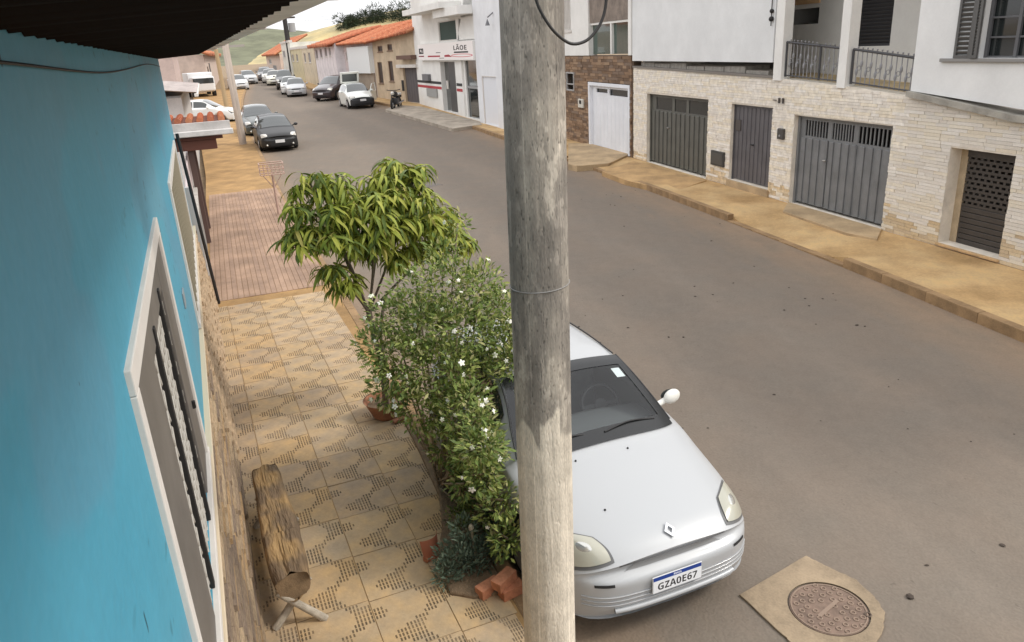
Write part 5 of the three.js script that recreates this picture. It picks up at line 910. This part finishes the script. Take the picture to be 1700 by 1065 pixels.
function makeCar(t, o) {
  const { L = 3.77, W = 1.64, H = 1.42, body, bumper = body, res = 0.1, hero = false, black = false } = o, kx = W / 1.64, ky = H / 1.42, kz = L / 3.77;
  const tab = (pts, k) => { const f = smoothPoly(pts); return s => f(s / kz) * k; };
  const top = tab(o.top || [[0, 0.66], [0.06, 0.712], [0.12, 0.748], [0.35, 0.815], [0.7, 0.893], [1.0, 0.955], [1.06, 0.985], [1.42, 1.2], [1.76, 1.375], [2.1, 1.415], [2.6, 1.42], [3.1, 1.385], [3.3, 1.33], [3.55, 1.04], [3.68, 0.92], [3.77, 0.78]], ky);
  const wT = tab([[0, 0.56], [0.3, 0.64], [1.0, 0.70], [1.06, 0.695], [1.4, 0.63], [1.76, 0.555], [2.1, 0.545], [3.1, 0.535], [3.55, 0.6], [3.77, 0.62]], kx);
  const yB = tab([[0, 0.56], [0.1, 0.63], [0.3, 0.705], [0.7, 0.79], [1.0, 0.865], [1.3, 0.905], [2.5, 0.93], [3.3, 0.95], [3.6, 0.86], [3.77, 0.7]], ky);
  const wB = tab([[0, 0.70], [0.3, 0.76], [0.8, 0.79], [1.5, 0.8], [3, 0.79], [3.77, 0.7]], kx), wM = tab([[0, 0.745], [0.3, 0.79], [0.8, 0.82], [3, 0.82], [3.77, 0.74]], kx);
  const crown = s => 0.05 * ky, fall = tab([[0, 1], [0.4, 0.82], [1, 0.5], [1.8, 0.28], [2.4, 0]], 1), fallR = tab([[3.0, 0], [3.5, 0.7], [3.77, 1]], 1);
  const shift = (x, s) => { const q = Math.abs(x) / (0.8 * kx); return (0.05 * q * q + 0.27 * q ** 6) * fall(s) - (0.05 * q * q + 0.2 * q ** 6) * fallR(s); };
  const axles = [0.70 * kz, 3.12 * kz], WR = 0.29 * ky, AR = WR * 1.16;
  const axZ = axles.map(s => s + shift(0.8 * kx, s));
  const yb = s => { let y = 0.2 * ky; const sz = s + shift(0.8 * kx, s); for (const a of axZ) { const d = AR * AR - (sz - a) ** 2; if (d > 0) y = Math.max(y, WR + Math.sqrt(d)); } return y; };
  const prof = s => { const b = yb(s), m = Math.max(0.5 * ky, b + 0.05), B = Math.max(yB(s), m + 0.04), w = wT(s), y = top(s) - crown(s), wm = wM(s), wb = wB(s); return chaikin([[0, 0.2 * ky], [wm - 0.14, 0.2 * ky], [wm - 0.1, b], [wm - 0.012, b + 0.015], [wm, m], [lerp(wm, wb, 0.5), lerp(m, B, 0.6)], [wb, B], [lerp(wb, w, 0.3), B + 0.02], [lerp(wb, w, 0.95), lerp(B, y, 0.96)], [w * 0.93, y + 0.14 * crown(s)], [w * 0.6, y + 0.66 * crown(s)], [w * 0.3, y + 0.92 * crown(s)], [0, top(s)]], 2); };
  const S = []; for (let s = 0; s < L - 1e-6; s += res) S.push(s); S.push(L);
  for (const e of [0.03, 0.06]) if (!S.includes(e)) S.push(e); S.sort((a, b) => a - b);
  const J = prof(0).length, cols = 2 * J - 1, rows = S.length, pos = [], hole = [];
  const at = (s, x, y) => V(x, y, -(s + shift(x, s)));
  for (const s of S) { const p = prof(s); for (let j = 0; j < cols; j++) { const k = j < J ? j : 2 * J - 2 - j, sg = j < J ? -1 : 1; const v = at(s, sg * p[k][0], p[k][1]); pos.push(v.x, v.y, v.z); hole.push(hero && s > 1.1 && s < 1.72 && Math.abs(p[k][0]) < wT(s) * 0.93 && p[k][1] > top(s) - crown(s)); } }
  const idx = []; for (let i = 0; i < rows - 1; i++) for (let j = 0; j < cols - 1; j++) { const a = i * cols + j, b = a + 1, c = a + cols, d = c + 1; if (hole[a] && hole[b] && hole[c] && hole[d]) continue; idx.push(a, d, b, a, c, d); }
  { const n0 = (rows - 1) * cols; const c = pos.length / 3; pos.push(0, 0.55 * ky, -L); for (let j = 0; j < cols - 1; j++) idx.push(n0 + j, c, n0 + j + 1); } // tail
  const g = new THREE.BufferGeometry(); g.setAttribute('position', new THREE.Float32BufferAttribute(pos, 3)); g.setAttribute('uv', new THREE.Float32BufferAttribute(new Float32Array(pos.length / 3 * 2), 2)); g.setIndex(idx); g.computeVertexNormals();
  part('body', g, body, t);
  // front face
  const p0 = prof(0), yTopAt = x => { x = Math.abs(x); for (let k = J - 1; k > 0; k--) if (p0[k - 1][0] >= x && p0[k][1] >= 0.5 * ky) { const a = p0[k], b = p0[k - 1]; return lerp(a[1], b[1], b[0] === a[0] ? 0 : clamp((x - a[0]) / (b[0] - a[0]), 0, 1)); } return 0.5 * ky; };
  const xm = wM(0) - 0.002, fp = smoothPoly([[0.18, -0.05], [0.24, 0.0], [0.33, 0.04], [0.48, 0.045], [0.525, 0.03], [0.56, -0.022], [0.61, -0.03], [0.64, 0.0], [0.7, 0.0]]);
  const fas = (x, y, off = 0) => { const f = 1 - Math.min(1, Math.abs(x) / xm) ** 6, e = sstep(0, 0.03, yTopAt(x) - y); return V(x, y, -shift(x, 0) + fp(y / ky) * f * e + off); };
  part('bumper', (() => { const q = gridGeo(48, 30, (u, v) => { const x = lerp(-xm, xm, u), y = lerp(0.2 * ky, yTopAt(x) - 0.001, v); return fas(x, y); }); return q; })(), bumper, t);
  const topY = (x, s) => { const p = prof(s); x = Math.abs(x); for (let k = J - 1; k > 0; k--) if (p[k - 1][0] >= x && p[k][0] <= x) return lerp(p[k][1], p[k - 1][1], p[k - 1][0] === p[k][0] ? 0 : (x - p[k][0]) / (p[k - 1][0] - p[k][0])); return yB(s); };
  const topPatch = (s0, s1, f0, f1, off, nu = 20, nv = 10) => gridGeo(nu, nv, (u, v) => { const s = lerp(s0, s1, v), f = lerp(f0, f1, u), x = f * wT(s); return at(s, x, top(s) - crown(s) * f * f).add(V(0, off, off * 0.5)); });
  // headlamps
  for (const sg of [-1, 1]) {
    const quad = [[0.45, 0.02], [0.735, 0.03], [0.715, 0.31], [0.51, 0.22]], lamp = (grow, off, bulge) => gridGeo(14, 14, (u, v) => {
      let a = u * 2 - 1, b = v * 2 - 1; const sq = (p, q) => p * Math.sqrt(1 - q * q * 0.22); const ca = sq(a, b) * grow, cb = sq(b, a) * grow; const uu = (ca + 1) / 2, vv = (cb + 1) / 2;
      const x = lerp(lerp(quad[0][0], quad[1][0], uu), lerp(quad[3][0], quad[2][0], uu), vv) * kx, s = lerp(lerp(quad[0][1], quad[1][1], uu), lerp(quad[3][1], quad[2][1], uu), vv) * kz, h = off + bulge * (1 - a * a) * (1 - b * b);
      return at(Math.max(0, s), sg * x, topY(x, Math.max(0, s))).add(V(sg * h * 0.3, h, h * 0.6 + (s < 0 ? -s : 0)));
    });
    const H0 = part('headlamp', sg > 0 ? lamp(0.97, 0.012, 0.02) : lamp(0.97, 0.012, 0.02), hero ? o.lens : M.lamp, t);
    part('lamp_rim', lamp(1.1, 0.004, 0.004), hero ? mat([0.12, 0.12, 0.12], 0.4) : M.plastic, H0);
    if (hero) { const inner = lamp(0.52, 0.02, 0.016); part('reflector', inner, mat([0.55, 0.55, 0.52], 0.18, { metalness: 0.7 }), H0); }
  }
  // glass
  const ws = 1.04 * kz, we = 1.79 * kz;
  if (!hero) part('windscreen', topPatch(ws, we, -0.96, 0.96, 0.008), M.carGlass, t);
  const side = (s0, s1, t0, t1, sg, off) => gridGeo(10, 4, (u, v) => { const s = lerp(s0, s1, u), f = lerp(t0, t1, v), B = yB(s) + 0.03, y = top(s) - crown(s), x = lerp(lerp(wB(s), wT(s), 0.3), wT(s), f), yy = lerp(B, y, f); return at(s, sg * (x + off), yy); });
  for (const sg of [-1, 1]) { part('side_window', side(1.5 * kz, 2.25 * kz, 0.06, 0.86, sg, 0.012), M.carGlass, t); part('side_window', side(2.32 * kz, 3.1 * kz, 0.06, 0.86, sg, 0.012), M.carGlass, t); }
  part('rear_window', topPatch(3.28 * kz, 3.56 * kz, -0.9, 0.9, 0.012), M.carGlass, t);
  // wheels
  const wheel = merge([new THREE.TorusGeometry(WR * 0.78, WR * 0.24, 10, 28), new THREE.CylinderGeometry(WR * 0.8, WR * 0.8, 0.17, 28).rotateX(Math.PI / 2)]).rotateY(Math.PI / 2);
  const rimG = merge([new THREE.CylinderGeometry(WR * 0.6, WR * 0.62, 0.19, 24).rotateZ(Math.PI / 2)]);
  for (const a of axZ) for (const sg of [-1, 1]) { const w = part('wheel', wheel, M.tyre, t); w.position.set(sg * (W / 2 - 0.1), WR, -a); part('rim', rimG, M.rim, w); }
  // mirrors, plate
  for (const sg of [-1, 1]) {
    const s = 1.34 * kz, c = at(s, sg * (wB(s) + 0.0), yB(s) + 0.02), m = part('mirror', merge([new THREE.SphereGeometry(1, 16, 10).scale(0.095, 0.066, 0.05).rotateY(sg * 0.25).translate(c.x + sg * 0.125, c.y + 0.05, c.z), rod(V(c.x - sg * 0.03, c.y, c.z), V(c.x + sg * 0.07, c.y + 0.035, c.z), 0.028, 0.026, 8)]), o.mirror || body, t);
    part('mirror_glass', new THREE.CircleGeometry(0.05, 14).scale(1.5, 1, 1).rotateY(Math.PI).translate(c.x + sg * 0.115, c.y + 0.05, c.z - 0.052), M.carGlass, m);
  }
  const py = (o.plateY || 0.45) * ky, pz = fas(0, py, 0.014).z;
  if (!hero) part('number_plate', box(-0.2, 0.2, py - 0.065, py + 0.065, pz, pz + 0.012), M.whitePlate, t);
  if (!hero) { part('grille', (() => gridGeo(16, 4, (u, v) => fas(lerp(-0.36, 0.36, u) * kx, lerp(0.56, 0.635, v) * ky, 0.012)))(), M.plastic, t); part('lower_intake', gridGeo(16, 4, (u, v) => fas(lerp(-0.4, 0.4, u) * kx, lerp(0.25, 0.34, v) * ky, 0.012)), M.plastic, t); for (const sg of [-1, 1]) if (o.fog) part('fog_lamp', new THREE.SphereGeometry(0.045, 10, 8).translate(...fas(sg * 0.56, 0.31 * ky, 0.0).toArray()), M.lamp, t); }
  part('underside', box(-0.62 * kx, 0.62 * kx, 0.17 * ky, 0.198 * ky, -L + 0.3, -0.3), M.plastic, t);
  return { fas, topPatch, at, topY, top, wT, yB, wB, side, gap: (s0, s1, f0, f1) => 0 };
}
const onRoad = (x, z) => V(x, groundY(z) + 0.003, z);
{ // silver hatchback at the kerb
  const t = thing('silver_hatchback', 'silver white hatchback parked at the kerb behind the concrete pole', 'car', onRoad(2.5, -3.8), 0.0315);
  const silver = paint([0.43, 0.44, 0.45], 0.1); silver.roughness = 0.42; silver.clearcoat = 0.4; silver.clearcoatRoughness = 0.12;
  const lens = new THREE.MeshPhysicalMaterial({ color: lin(0.4, 0.39, 0.32), roughness: 0.3, clearcoat: 0.6, clearcoatRoughness: 0.15 });
  const c = makeCar(t, { body: silver, W: 1.69, res: 0.04, hero: true, lens, mirror: mat([0.72, 0.71, 0.66], 0.45) });
  const G = sub('windscreen', t), clear = new THREE.MeshPhysicalMaterial({ color: lin(0.82, 0.86, 0.86), roughness: 0.03, transmission: 1, thickness: 0, ior: 1.5, side: THREE.DoubleSide });
  part('pane', c.topPatch(1.05, 1.785, -0.965, 0.965, 0.008, 24, 16), clear, G);
  for (const [a, b, f0, f1] of [[1.035, 1.15, -0.985, 0.985], [1.665, 1.8, -0.985, 0.985], [1.13, 1.68, -0.985, -0.87], [1.13, 1.68, 0.87, 0.985]]) part('black_border', c.topPatch(a, b, f0, f1, 0.012, 24, 10), mat([0.014, 0.015, 0.016], 0.25), G);
  for (const [x0, x1, f] of [[0.05, 0.55, 0.2], [-0.5, 0.0, 0.2]]) part('wiper', tube([c.at(1.1, x0, c.top(1.1) + 0.02), c.at(1.13, (x0 + x1) / 2, c.top(1.13) + 0.022), c.at(1.12, x1, c.top(1.12) - 0.012)], 0.008, 16, 6), M.black, G);
  part('sticker', c.topPatch(1.54, 1.63, 0.7, 0.84, 0.0055, 4, 4), mat([0.7, 0.72, 0.72], 0.6), G);
  // cabin
  const grey = mottled([0.1, 0.105, 0.11], 0.2, 0.3, { grain: 0.1 }), I = sub('cabin', t);
  part('floor', box(-0.68, 0.68, 0.25, 0.3, -3.2, -0.95), M.plastic, I);
  part('dashboard', (() => gridGeo(10, 10, (u, v) => V(lerp(-0.66, 0.66, u), 0.955 - 0.04 * (u * 2 - 1) ** 2 + 0.02 * Math.sin(v * 3.1) - (v > 0.85 ? (v - 0.85) * 2.4 : 0), -lerp(1.22, 1.72, v))))(), mat([0.085, 0.088, 0.09], 0.7), I);
  for (const x of [-0.35, 0.35]) { const s = part('seat', merge([rbox(x - 0.24, x + 0.24, 0.42, 1.04, -0.07, 0.07, 0.06).rotateX(-0.22).translate(0, 0.08, -2.12), rbox(x - 0.24, x + 0.24, 0.42, 0.56, -2.15, -1.72, 0.05)]), grey, I); part('headrest', rbox(x - 0.13, x + 0.13, 1.12, 1.3, -0.05, 0.05, 0.04).rotateX(-0.2).translate(0, 0.06, -2.02), grey, s); }
  part('rear_seat', rbox(-0.62, 0.62, 0.35, 1.0, -3.0, -2.75, 0.06), grey, I);
  part('steering_wheel', merge([new THREE.TorusGeometry(0.18, 0.018, 8, 30), new THREE.CylinderGeometry(0.06, 0.06, 0.04, 14).rotateX(Math.PI / 2), new THREE.BoxGeometry(0.34, 0.035, 0.02)]).rotateX(-0.45).translate(0.35, 0.93, -1.72), M.plastic, I);
  part('rear_view_mirror', rbox(-0.12, 0.12, 1.25, 1.31, -1.78, -1.75, 0.01), M.plastic, I);
  part('hanging_charm', merge([rod(V(-0.1, 1.26, -1.74), V(-0.1, 1.12, -1.72), 0.004), rbox(-0.13, -0.07, 1.06, 1.13, -1.725, -1.715, 0.004)]), mat([0.7, 0.7, 0.7], 0.6), I);
  part('cloth', rbox(-0.5, -0.25, 0.975, 1.0, -1.5, -1.25, 0.012), mat([0.3, 0.31, 0.32], 0.9), I);
  // bonnet seams, washer jets, trim
  const dk = mat([0.1, 0.1, 0.105], 0.7);
  part('bonnet_edge', tube([...Array(21)].map((_, i) => { const x = lerp(-0.44, 0.44, i / 20); return c.fas(x, c.topY(x, 0) - 0.018, 0.004); }), 0.005, 60, 6), dk, t);
  for (const [x, s] of [[-0.3, 0.94], [0.16, 0.92], [-0.34, 0.4]]) part('washer_jet', new THREE.SphereGeometry(0.009, 8, 6).translate(...c.at(s, x, c.topY(x, s) + 0.004).toArray()), M.black, t);
  for (const sg of [-1, 1]) part('roof_gutter', tube([1.82, 2.2, 2.7, 3.1].map(s => c.at(s, sg * c.wT(s) * 0.965, c.top(s) - 0.034)), 0.007, 40, 5), M.plastic, t);
  for (const sg of [-1, 1]) part('pillar_trim', tube([1.08, 1.3, 1.55, 1.8].map(s => c.at(s, sg * c.wT(s) * 1.0, c.top(s) - 0.04)), 0.007, 30, 5), M.plastic, t);
  // front: recessed grille panel, bumper strips, slots, plate, badge
  part('grille_panel', gridGeo(30, 6, (u, v) => { const x = lerp(-0.4, 0.4, u), k = 1 - Math.abs(u * 2 - 1) ** 3; return c.fas(x, lerp(0.565, 0.555 + 0.085 * k + 0.004, v), 0.006); }), paint([0.3, 0.305, 0.31], 0.2), t);
  for (const y of [0.335, 0.37, 0.405]) part('bumper_strip', tube([...Array(25)].map((_, i) => { const x = lerp(-0.7, 0.7, i / 24); return c.fas(x, y, 0.003); }), 0.006, 80, 6), paint([0.38, 0.385, 0.39], 0.2), t);
  part('lower_lip', tube([...Array(25)].map((_, i) => { const x = lerp(-0.5, 0.5, i / 24); return c.fas(x, 0.285, 0.012); }), 0.02, 80, 8), silver, t);
  part('lower_intake', gridGeo(30, 4, (u, v) => c.fas(lerp(-0.42, 0.42, u), lerp(0.2, 0.25, v), 0.004)), M.plastic, t);
  for (const sg of [-1, 1]) part('bumper_slot', gridGeo(10, 3, (u, v) => c.fas(sg * lerp(0.5, 0.63, u), lerp(0.492, 0.512, v), 0.005)), M.black, t);
  const cv = document.createElement('canvas'); cv.width = 512; cv.height = 168; const x = cv.getContext('2d'); x.fillStyle = '#e9ebee'; x.fillRect(0, 0, 512, 168); x.fillStyle = '#1d3f8f'; x.fillRect(0, 0, 512, 40); x.fillStyle = '#ffffff'; x.font = 'bold 26px sans-serif'; x.textAlign = 'center'; x.fillText('BRASIL', 256, 30); x.fillStyle = '#1c1c20'; x.font = 'bold 104px sans-serif'; x.fillText('GZA0E67', 256, 146, 470);
  const tx = new THREE.CanvasTexture(cv); tx.colorSpace = THREE.SRGBColorSpace;
  const P = c.fas(0, 0.445, 0.02), pl = part('number_plate', rbox(-0.205, 0.205, -0.068, 0.068, -0.004, 0.004, 0.003).translate(-0.03, P.y, P.z), M.whitePlate, t);
  part('plate_lettering', new THREE.PlaneGeometry(0.4, 0.13).translate(-0.03, P.y, P.z + 0.0055), tmat(tx, 0.45), pl);
  const B = c.at(0.09, 0, c.topY(0, 0.09)), dia = new THREE.Shape([[0, -0.055], [0.042, 0], [0, 0.055], [-0.042, 0]].map(p => new THREE.Vector2(...p))); dia.holes.push(new THREE.Path([[0, -0.032], [-0.023, 0], [0, 0.032], [0.023, 0]].map(p => new THREE.Vector2(...p))));
  part('badge', new THREE.ExtrudeGeometry(dia, { depth: 0.006, bevelEnabled: true, bevelSize: 0.003, bevelThickness: 0.003, bevelSegments: 2 }).rotateX(-1.0).translate(B.x, B.y + 0.008, B.z + 0.004), mat([0.6, 0.61, 0.63], 0.2, { metalness: 0.9 }), t);
}
// parked cars further along
const P_ = (u, v) => onGround(u, v);
function car(name, label, p, turn, o, group) { const t = thing(name, label, 'car', onRoad(p.x, p.z), turn, group); makeCar(t, o); return t; }
{
  const a = P_(435, 257), b = P_(500, 247), m = a.clone().lerp(b, 0.5);
  car('black_hatchback', 'black hatchback parked facing down the street by the ochre pavement', m, 0.03, { body: Object.assign(paint([0.01, 0.01, 0.011]), { clearcoat: 0.25, roughness: 0.5 }), W: 1.72, L: 4.0, H: 1.5, res: 0.07, fog: true, black: true });
  const p = P_(442, 238); car('dark_green_car', 'dark green grey car parked close behind the black hatchback', V(2.05, 0, -41.4), 0.03, { body: paint([0.05, 0.06, 0.055]), W: 1.72, L: 4.1, H: 1.52, fog: true });
}
{ // white hatchback with tailgate and door open
  const a = P_(583, 182), b = P_(626, 179), m = a.clone().lerp(b, 0.5), white = paint([0.72, 0.74, 0.7]);
  const t = car('white_hatchback', 'white boxy hatchback with open tailgate and open front door', m, 0.06, { body: white, bumper: M.plastic, W: 1.8, L: 3.95, H: 1.62, plateY: 0.5 });
  const tg = sub('tailgate', t), y = 1.58, z = -3.3; // raised tailgate: frame round a pane
  const f = (x0, x1, y0, y1) => rbox(x0, x1, y0, y1, -0.03, 0.03, 0.02).rotateX(0.35).translate(0, y, z);
  for (const q of [f(-0.66, -0.52, 0, 0.78), f(0.52, 0.66, 0, 0.78), f(-0.52, 0.52, 0.64, 0.78), f(-0.52, 0.52, 0, 0.1)]) part('frame', q, white, tg);
  part('pane', box(-0.52, 0.52, 0.1, 0.64, -0.01, 0.01).rotateX(0.35).translate(0, y, z), M.carGlass, tg);
  const d = sub('door', t), door = (g) => g.rotateY(0.95).translate(0.88, 0.1, -1.35);
  part('panel', door(rbox(0, 1.05, 0.3, 0.93, -0.04, 0.03, 0.02)), white, d); part('window_frame', door(merge([rod(V(0.03, 0.93, 0), V(0.4, 1.38, 0), 0.03), rod(V(0.4, 1.38, 0), V(1.0, 1.4, 0), 0.03), rod(V(1.0, 1.4, 0), V(1.03, 0.93, 0), 0.03)])), white, d); part('mirror', door(rbox(0.1, 0.3, 0.95, 1.07, 0.03, 0.16, 0.03)), white, d);
}
{ // motorcycle
  const p = P_(649, 186), t = thing('motorcycle', 'black motorcycle with white seat standing at the kerb by the white hatchback', 'motorcycle', onRoad(p.x + 0.2, p.z - 0.3), -0.5);
  t.scale.setScalar(1.22);
  const w = new THREE.TorusGeometry(0.26, 0.06, 8, 22).rotateY(Math.PI / 2);
  for (const z of [-0.1, -1.35]) { const o = part('wheel', w, M.tyre, t); o.position.set(0, 0.32, z); part('hub', new THREE.CylinderGeometry(0.09, 0.09, 0.1, 12).rotateZ(Math.PI / 2), M.rim, o); }
  part('fork', merge([rod(V(-0.07, 0.32, -0.1), V(-0.07, 0.95, -0.35), 0.025), rod(V(0.07, 0.32, -0.1), V(0.07, 0.95, -0.35), 0.025)]), M.plastic, t);
  part('handlebar', merge([tube([V(-0.36, 1.05, -0.5), V(-0.15, 1.02, -0.38), V(0.15, 1.02, -0.38), V(0.36, 1.05, -0.5)], 0.02, 16, 6)]), M.plastic, t);
  part('headlamp', new THREE.SphereGeometry(0.1, 12, 8).translate(0, 0.88, -0.24), M.lamp, t); part('mudguard', new THREE.TorusGeometry(0.34, 0.05, 6, 12, 1.6).rotateY(Math.PI / 2).rotateX(-0.4).translate(0, 0.33, -0.1), M.plastic, t);
  part('tank', new THREE.SphereGeometry(1, 14, 10).scale(0.16, 0.15, 0.28).translate(0, 0.82, -0.62), M.plastic, t); part('engine', rbox(-0.16, 0.16, 0.28, 0.62, -0.95, -0.5, 0.06), mat([0.06, 0.06, 0.065], 0.5), t);
  part('seat', rbox(-0.14, 0.14, 0.72, 0.84, -1.5, -0.8, 0.05), mat([0.62, 0.62, 0.6], 0.6), t); part('tail', rbox(-0.1, 0.1, 0.6, 0.72, -1.6, -1.0, 0.04), M.plastic, t); part('exhaust', rod(V(0.14, 0.35, -0.7), V(0.17, 0.42, -1.6), 0.04, 0.05, 10), M.rim, t);
}
{
  const dk = paint([0.035, 0.016, 0.02]);
  car('dark_maroon_car', 'dark maroon car pulling across the road beside the white hatchback', V(7.6, 0, -60.5), -0.62, { body: paint([0.03, 0.018, 0.022]), W: 1.85, L: 4.5, H: 1.8 });
  const row = [['silver_car', 'silver car in the parked row beside the maroon car', 494, 161, [0.45, 0.46, 0.47]], ['white_car', 'white car in the parked row between the silver car and the tall black car', 484, 157, [0.68, 0.69, 0.68]], ['black_van', 'tall black car in the parked row in front of the dark post', 475, 149, [0.02, 0.022, 0.024], 1.8], ['cream_car', 'cream white car in the parked row beyond the tall black car', 457, 142, [0.66, 0.65, 0.56]], ['pale_grey_car', 'pale grey car near the far end of the parked row', 449, 138, [0.5, 0.5, 0.48]], ['far_dark_car', 'small dark car last in the far parked row', 441, 134, [0.1, 0.1, 0.11]]];
  for (const [n, l, u, v, c, h] of row) { const p = P_(u, v); car(n, l, p, -0.1, { body: paint(c), W: 1.68, L: 4.0, H: h || 1.48, res: 0.16 }, 'cars parked in a row along the far kerb'); }
  const q = P_(369, 207); car('white_saloon', 'white car standing across the left pavement behind the far pole', V(1.35, 0, -50.5), 1.25, { body: paint([0.7, 0.71, 0.7]), W: 1.66, L: 4.1, H: 1.45 });
  car('grey_white_car', 'grey white car parked far up on the left kerb', P_(402, 150), 0.1, { body: paint([0.6, 0.61, 0.62]), W: 1.68, L: 4.0, H: 1.46, res: 0.16 });
  car('far_silver_car', 'silver car driving at the far end of the street', P_(418, 140), 0.1, { body: paint([0.4, 0.41, 0.42]), W: 1.68, L: 4.0, H: 1.46, res: 0.16 });
  const v = P_(345, 160), t = thing('white_truck', 'white boxy delivery truck parked far up on the left', 'truck', onRoad(-0.6, -74), 0.15);
  part('box', rbox(-1.05, 1.05, 0.8, 2.1, -4.4, -1.2, 0.06), mat([0.75, 0.76, 0.76], 0.5), t); part('cab', rbox(-0.95, 0.95, 0.5, 1.8, -1.15, 0.3, 0.2), mat([0.72, 0.73, 0.73], 0.4), t); part('windscreen', rbox(-0.85, 0.85, 1.2, 1.65, 0.25, 0.315, 0.02), M.carGlass, t); part('chassis', box(-0.8, 0.8, 0.45, 0.78, -4.3, -1.16), M.plastic, t);
  for (const z of [-0.5, -3.5]) for (const s of [-1, 1]) { const w = part('wheel', new THREE.CylinderGeometry(0.42, 0.42, 0.25, 20).rotateZ(Math.PI / 2), M.tyre, t); w.position.set(s * 0.85, 0.42, z); }
}
// ------------------------------------------------------------------ shop front furniture, hill trees, wires
{
  const p = onGround(776, 172, 0.13), blue = mat([0.03, 0.075, 0.22], 0.5), t = thing('blue_chair', 'blue plastic chair with black legs outside the shop window', 'chair', V(p.x - 0.3, p.y, p.z + 0.3), -1.2);
  part('seat', rbox(-0.3, 0.3, 0.44, 0.5, -0.28, 0.28, 0.02), blue, t); part('backrest', rbox(-0.3, 0.3, 0.62, 1.0, -0.32, -0.28, 0.02), blue, t);
  for (const x of [-0.27, 0.27]) for (const z of [-0.25, 0.25]) part('leg', rod(V(x, 0, z), V(x * 0.9, z < 0 ? 0.62 : 0.44, z), 0.018), M.black, t);
  for (const x of [-0.3, 0.3]) part('armrest', rbox(x - 0.03, x + 0.03, 0.66, 0.7, -0.3, 0.2, 0.01), blue, t);
  const q = onGround(762, 175, 0.13), s = thing('low_stool', 'low black stool with pale seat beside the blue chair', 'stool', V(q.x - 0.4, q.y, q.z + 0.2));
  part('seat', new THREE.CylinderGeometry(0.24, 0.22, 0.06, 18).translate(0, 0.42, 0), mat([0.6, 0.6, 0.58], 0.6), s); for (let k = 0; k < 4; k++) part('leg', rod(V(0.22 * Math.cos(k * 1.57 + 0.8), 0, 0.22 * Math.sin(k * 1.57 + 0.8)), V(0.15 * Math.cos(k * 1.57 + 0.8), 0.4, 0.15 * Math.sin(k * 1.57 + 0.8)), 0.02), M.black, s);
}
function hillTree(x, z, base, h, r, label, cols) {
  const t = thing('hill_tree', label, 'tree', V(x, base, z), 0, 'trees on the hill behind the town');
  part('trunk', rod(V(0, -1, 0), V(0, h * 0.5, 0), r * 0.09, r * 0.05, 7), mat([0.07, 0.055, 0.04], 0.9), t);
  const lobes = []; for (let k = 0; k < 9; k++) { const a = rnd() * 6.28, q = rr(0.2, 0.75) * r; lobes.push([V(Math.cos(a) * q, h * rr(0.45, 0.9), Math.sin(a) * q), r * rr(0.3, 0.5)]); }
  const g = leafGeo(0.95, 0.65, 0.6, 0.3, 1), bins = cols.map(() => new Batch());
  for (const [c, R] of lobes) for (let k = 0; k < 320; k++) { const d = V(rr(-1, 1), rr(-1, 1), rr(-1, 1)); if (d.length() > 1) continue; const p = c.clone().add(d.clone().normalize().multiplyScalar(R * Math.sqrt(d.length()))); const i = Math.floor(rnd() * cols.length); bins[i].add(g, place(g, p, d.normalize().add(V(rr(-0.5, 0.5), rr(-0.5, 0.5), rr(-0.5, 0.5))).normalize(), rr(-2, 2), rr(0.8, 1.5))); }
  bins.forEach((b, i) => { const o = part('crown', b.geo(), cols[i], t); });
}
{
  const cols = [leafMat([0.03, 0.045, 0.022], 0.9, 0), leafMat([0.02, 0.03, 0.017], 0.9, 0), leafMat([0.045, 0.056, 0.026], 0.9, 0)];
  const list = [[610, 12, 8, 4.2, 'tall round dark tree alone on the crest of the dry hill'], [628, 12, 7, 4, 'round dark tree joined to the tall tree on the crest'], [596, 24, 6, 4.5, 'low spreading dark tree left of the tall tree on the crest'], [645, 12, 10, 5.5, 'dark tree above the beige house roof ridge'], [662, 10, 11, 6, 'broad dark tree behind the blue water tank'], [680, 6, 12, 6, 'large dark tree next to the white shop wall'], [655, 26, 7, 6, 'low dark tree at the end of the yellow crest'], [577, 30, 4, 3.5, 'small dark bush on the crest of the yellow hill']];
  for (const [u, v, h, r, lab] of list) { const z = -255, top = onZ(u, v, z), H = h * 1.5; hillTree(top.x, z, top.y - H * 0.98, H, r * 1.35, lab, cols); }
}
{ // overhead wires
  const far = V(0.9, 9.0, -39.7), wire = (a, b, sag, lab) => { const m = a.clone().lerp(b, 0.5); m.y -= sag; const o = part(numbered('overhead_wire'), tube([a, a.clone().lerp(m, 0.5).add(V(0, -sag * 0.25, 0)), m, b.clone().lerp(m, 0.5).add(V(0, -sag * 0.25, 0)), b], 0.012, 50, 5), mat([0.03, 0.03, 0.03], 0.7), scene); tag(o, lab, 'wire'); };
  const a = onZ(520, 14, -110), b = onZ(695, 22, -90), c = onZ(525, 25, -110), d = onZ(600, 22, -95);
  wire(V(a.x - 12, a.y + 0.5, -130), V(b.x + 6, b.y + 0.4, -85), 0.6, 'upper thin wire crossing the sky above the tiled roofs');
  wire(V(c.x - 12, c.y + 0.5, -130), V(b.x + 6, d.y, -85), 0.6, 'lower thin wire crossing the sky above the tiled roofs');
}
scene.traverse(o => { if (o.isMesh) { o.castShadow = true; o.receiveShadow = true; } });
renderer.render(scene, camera);
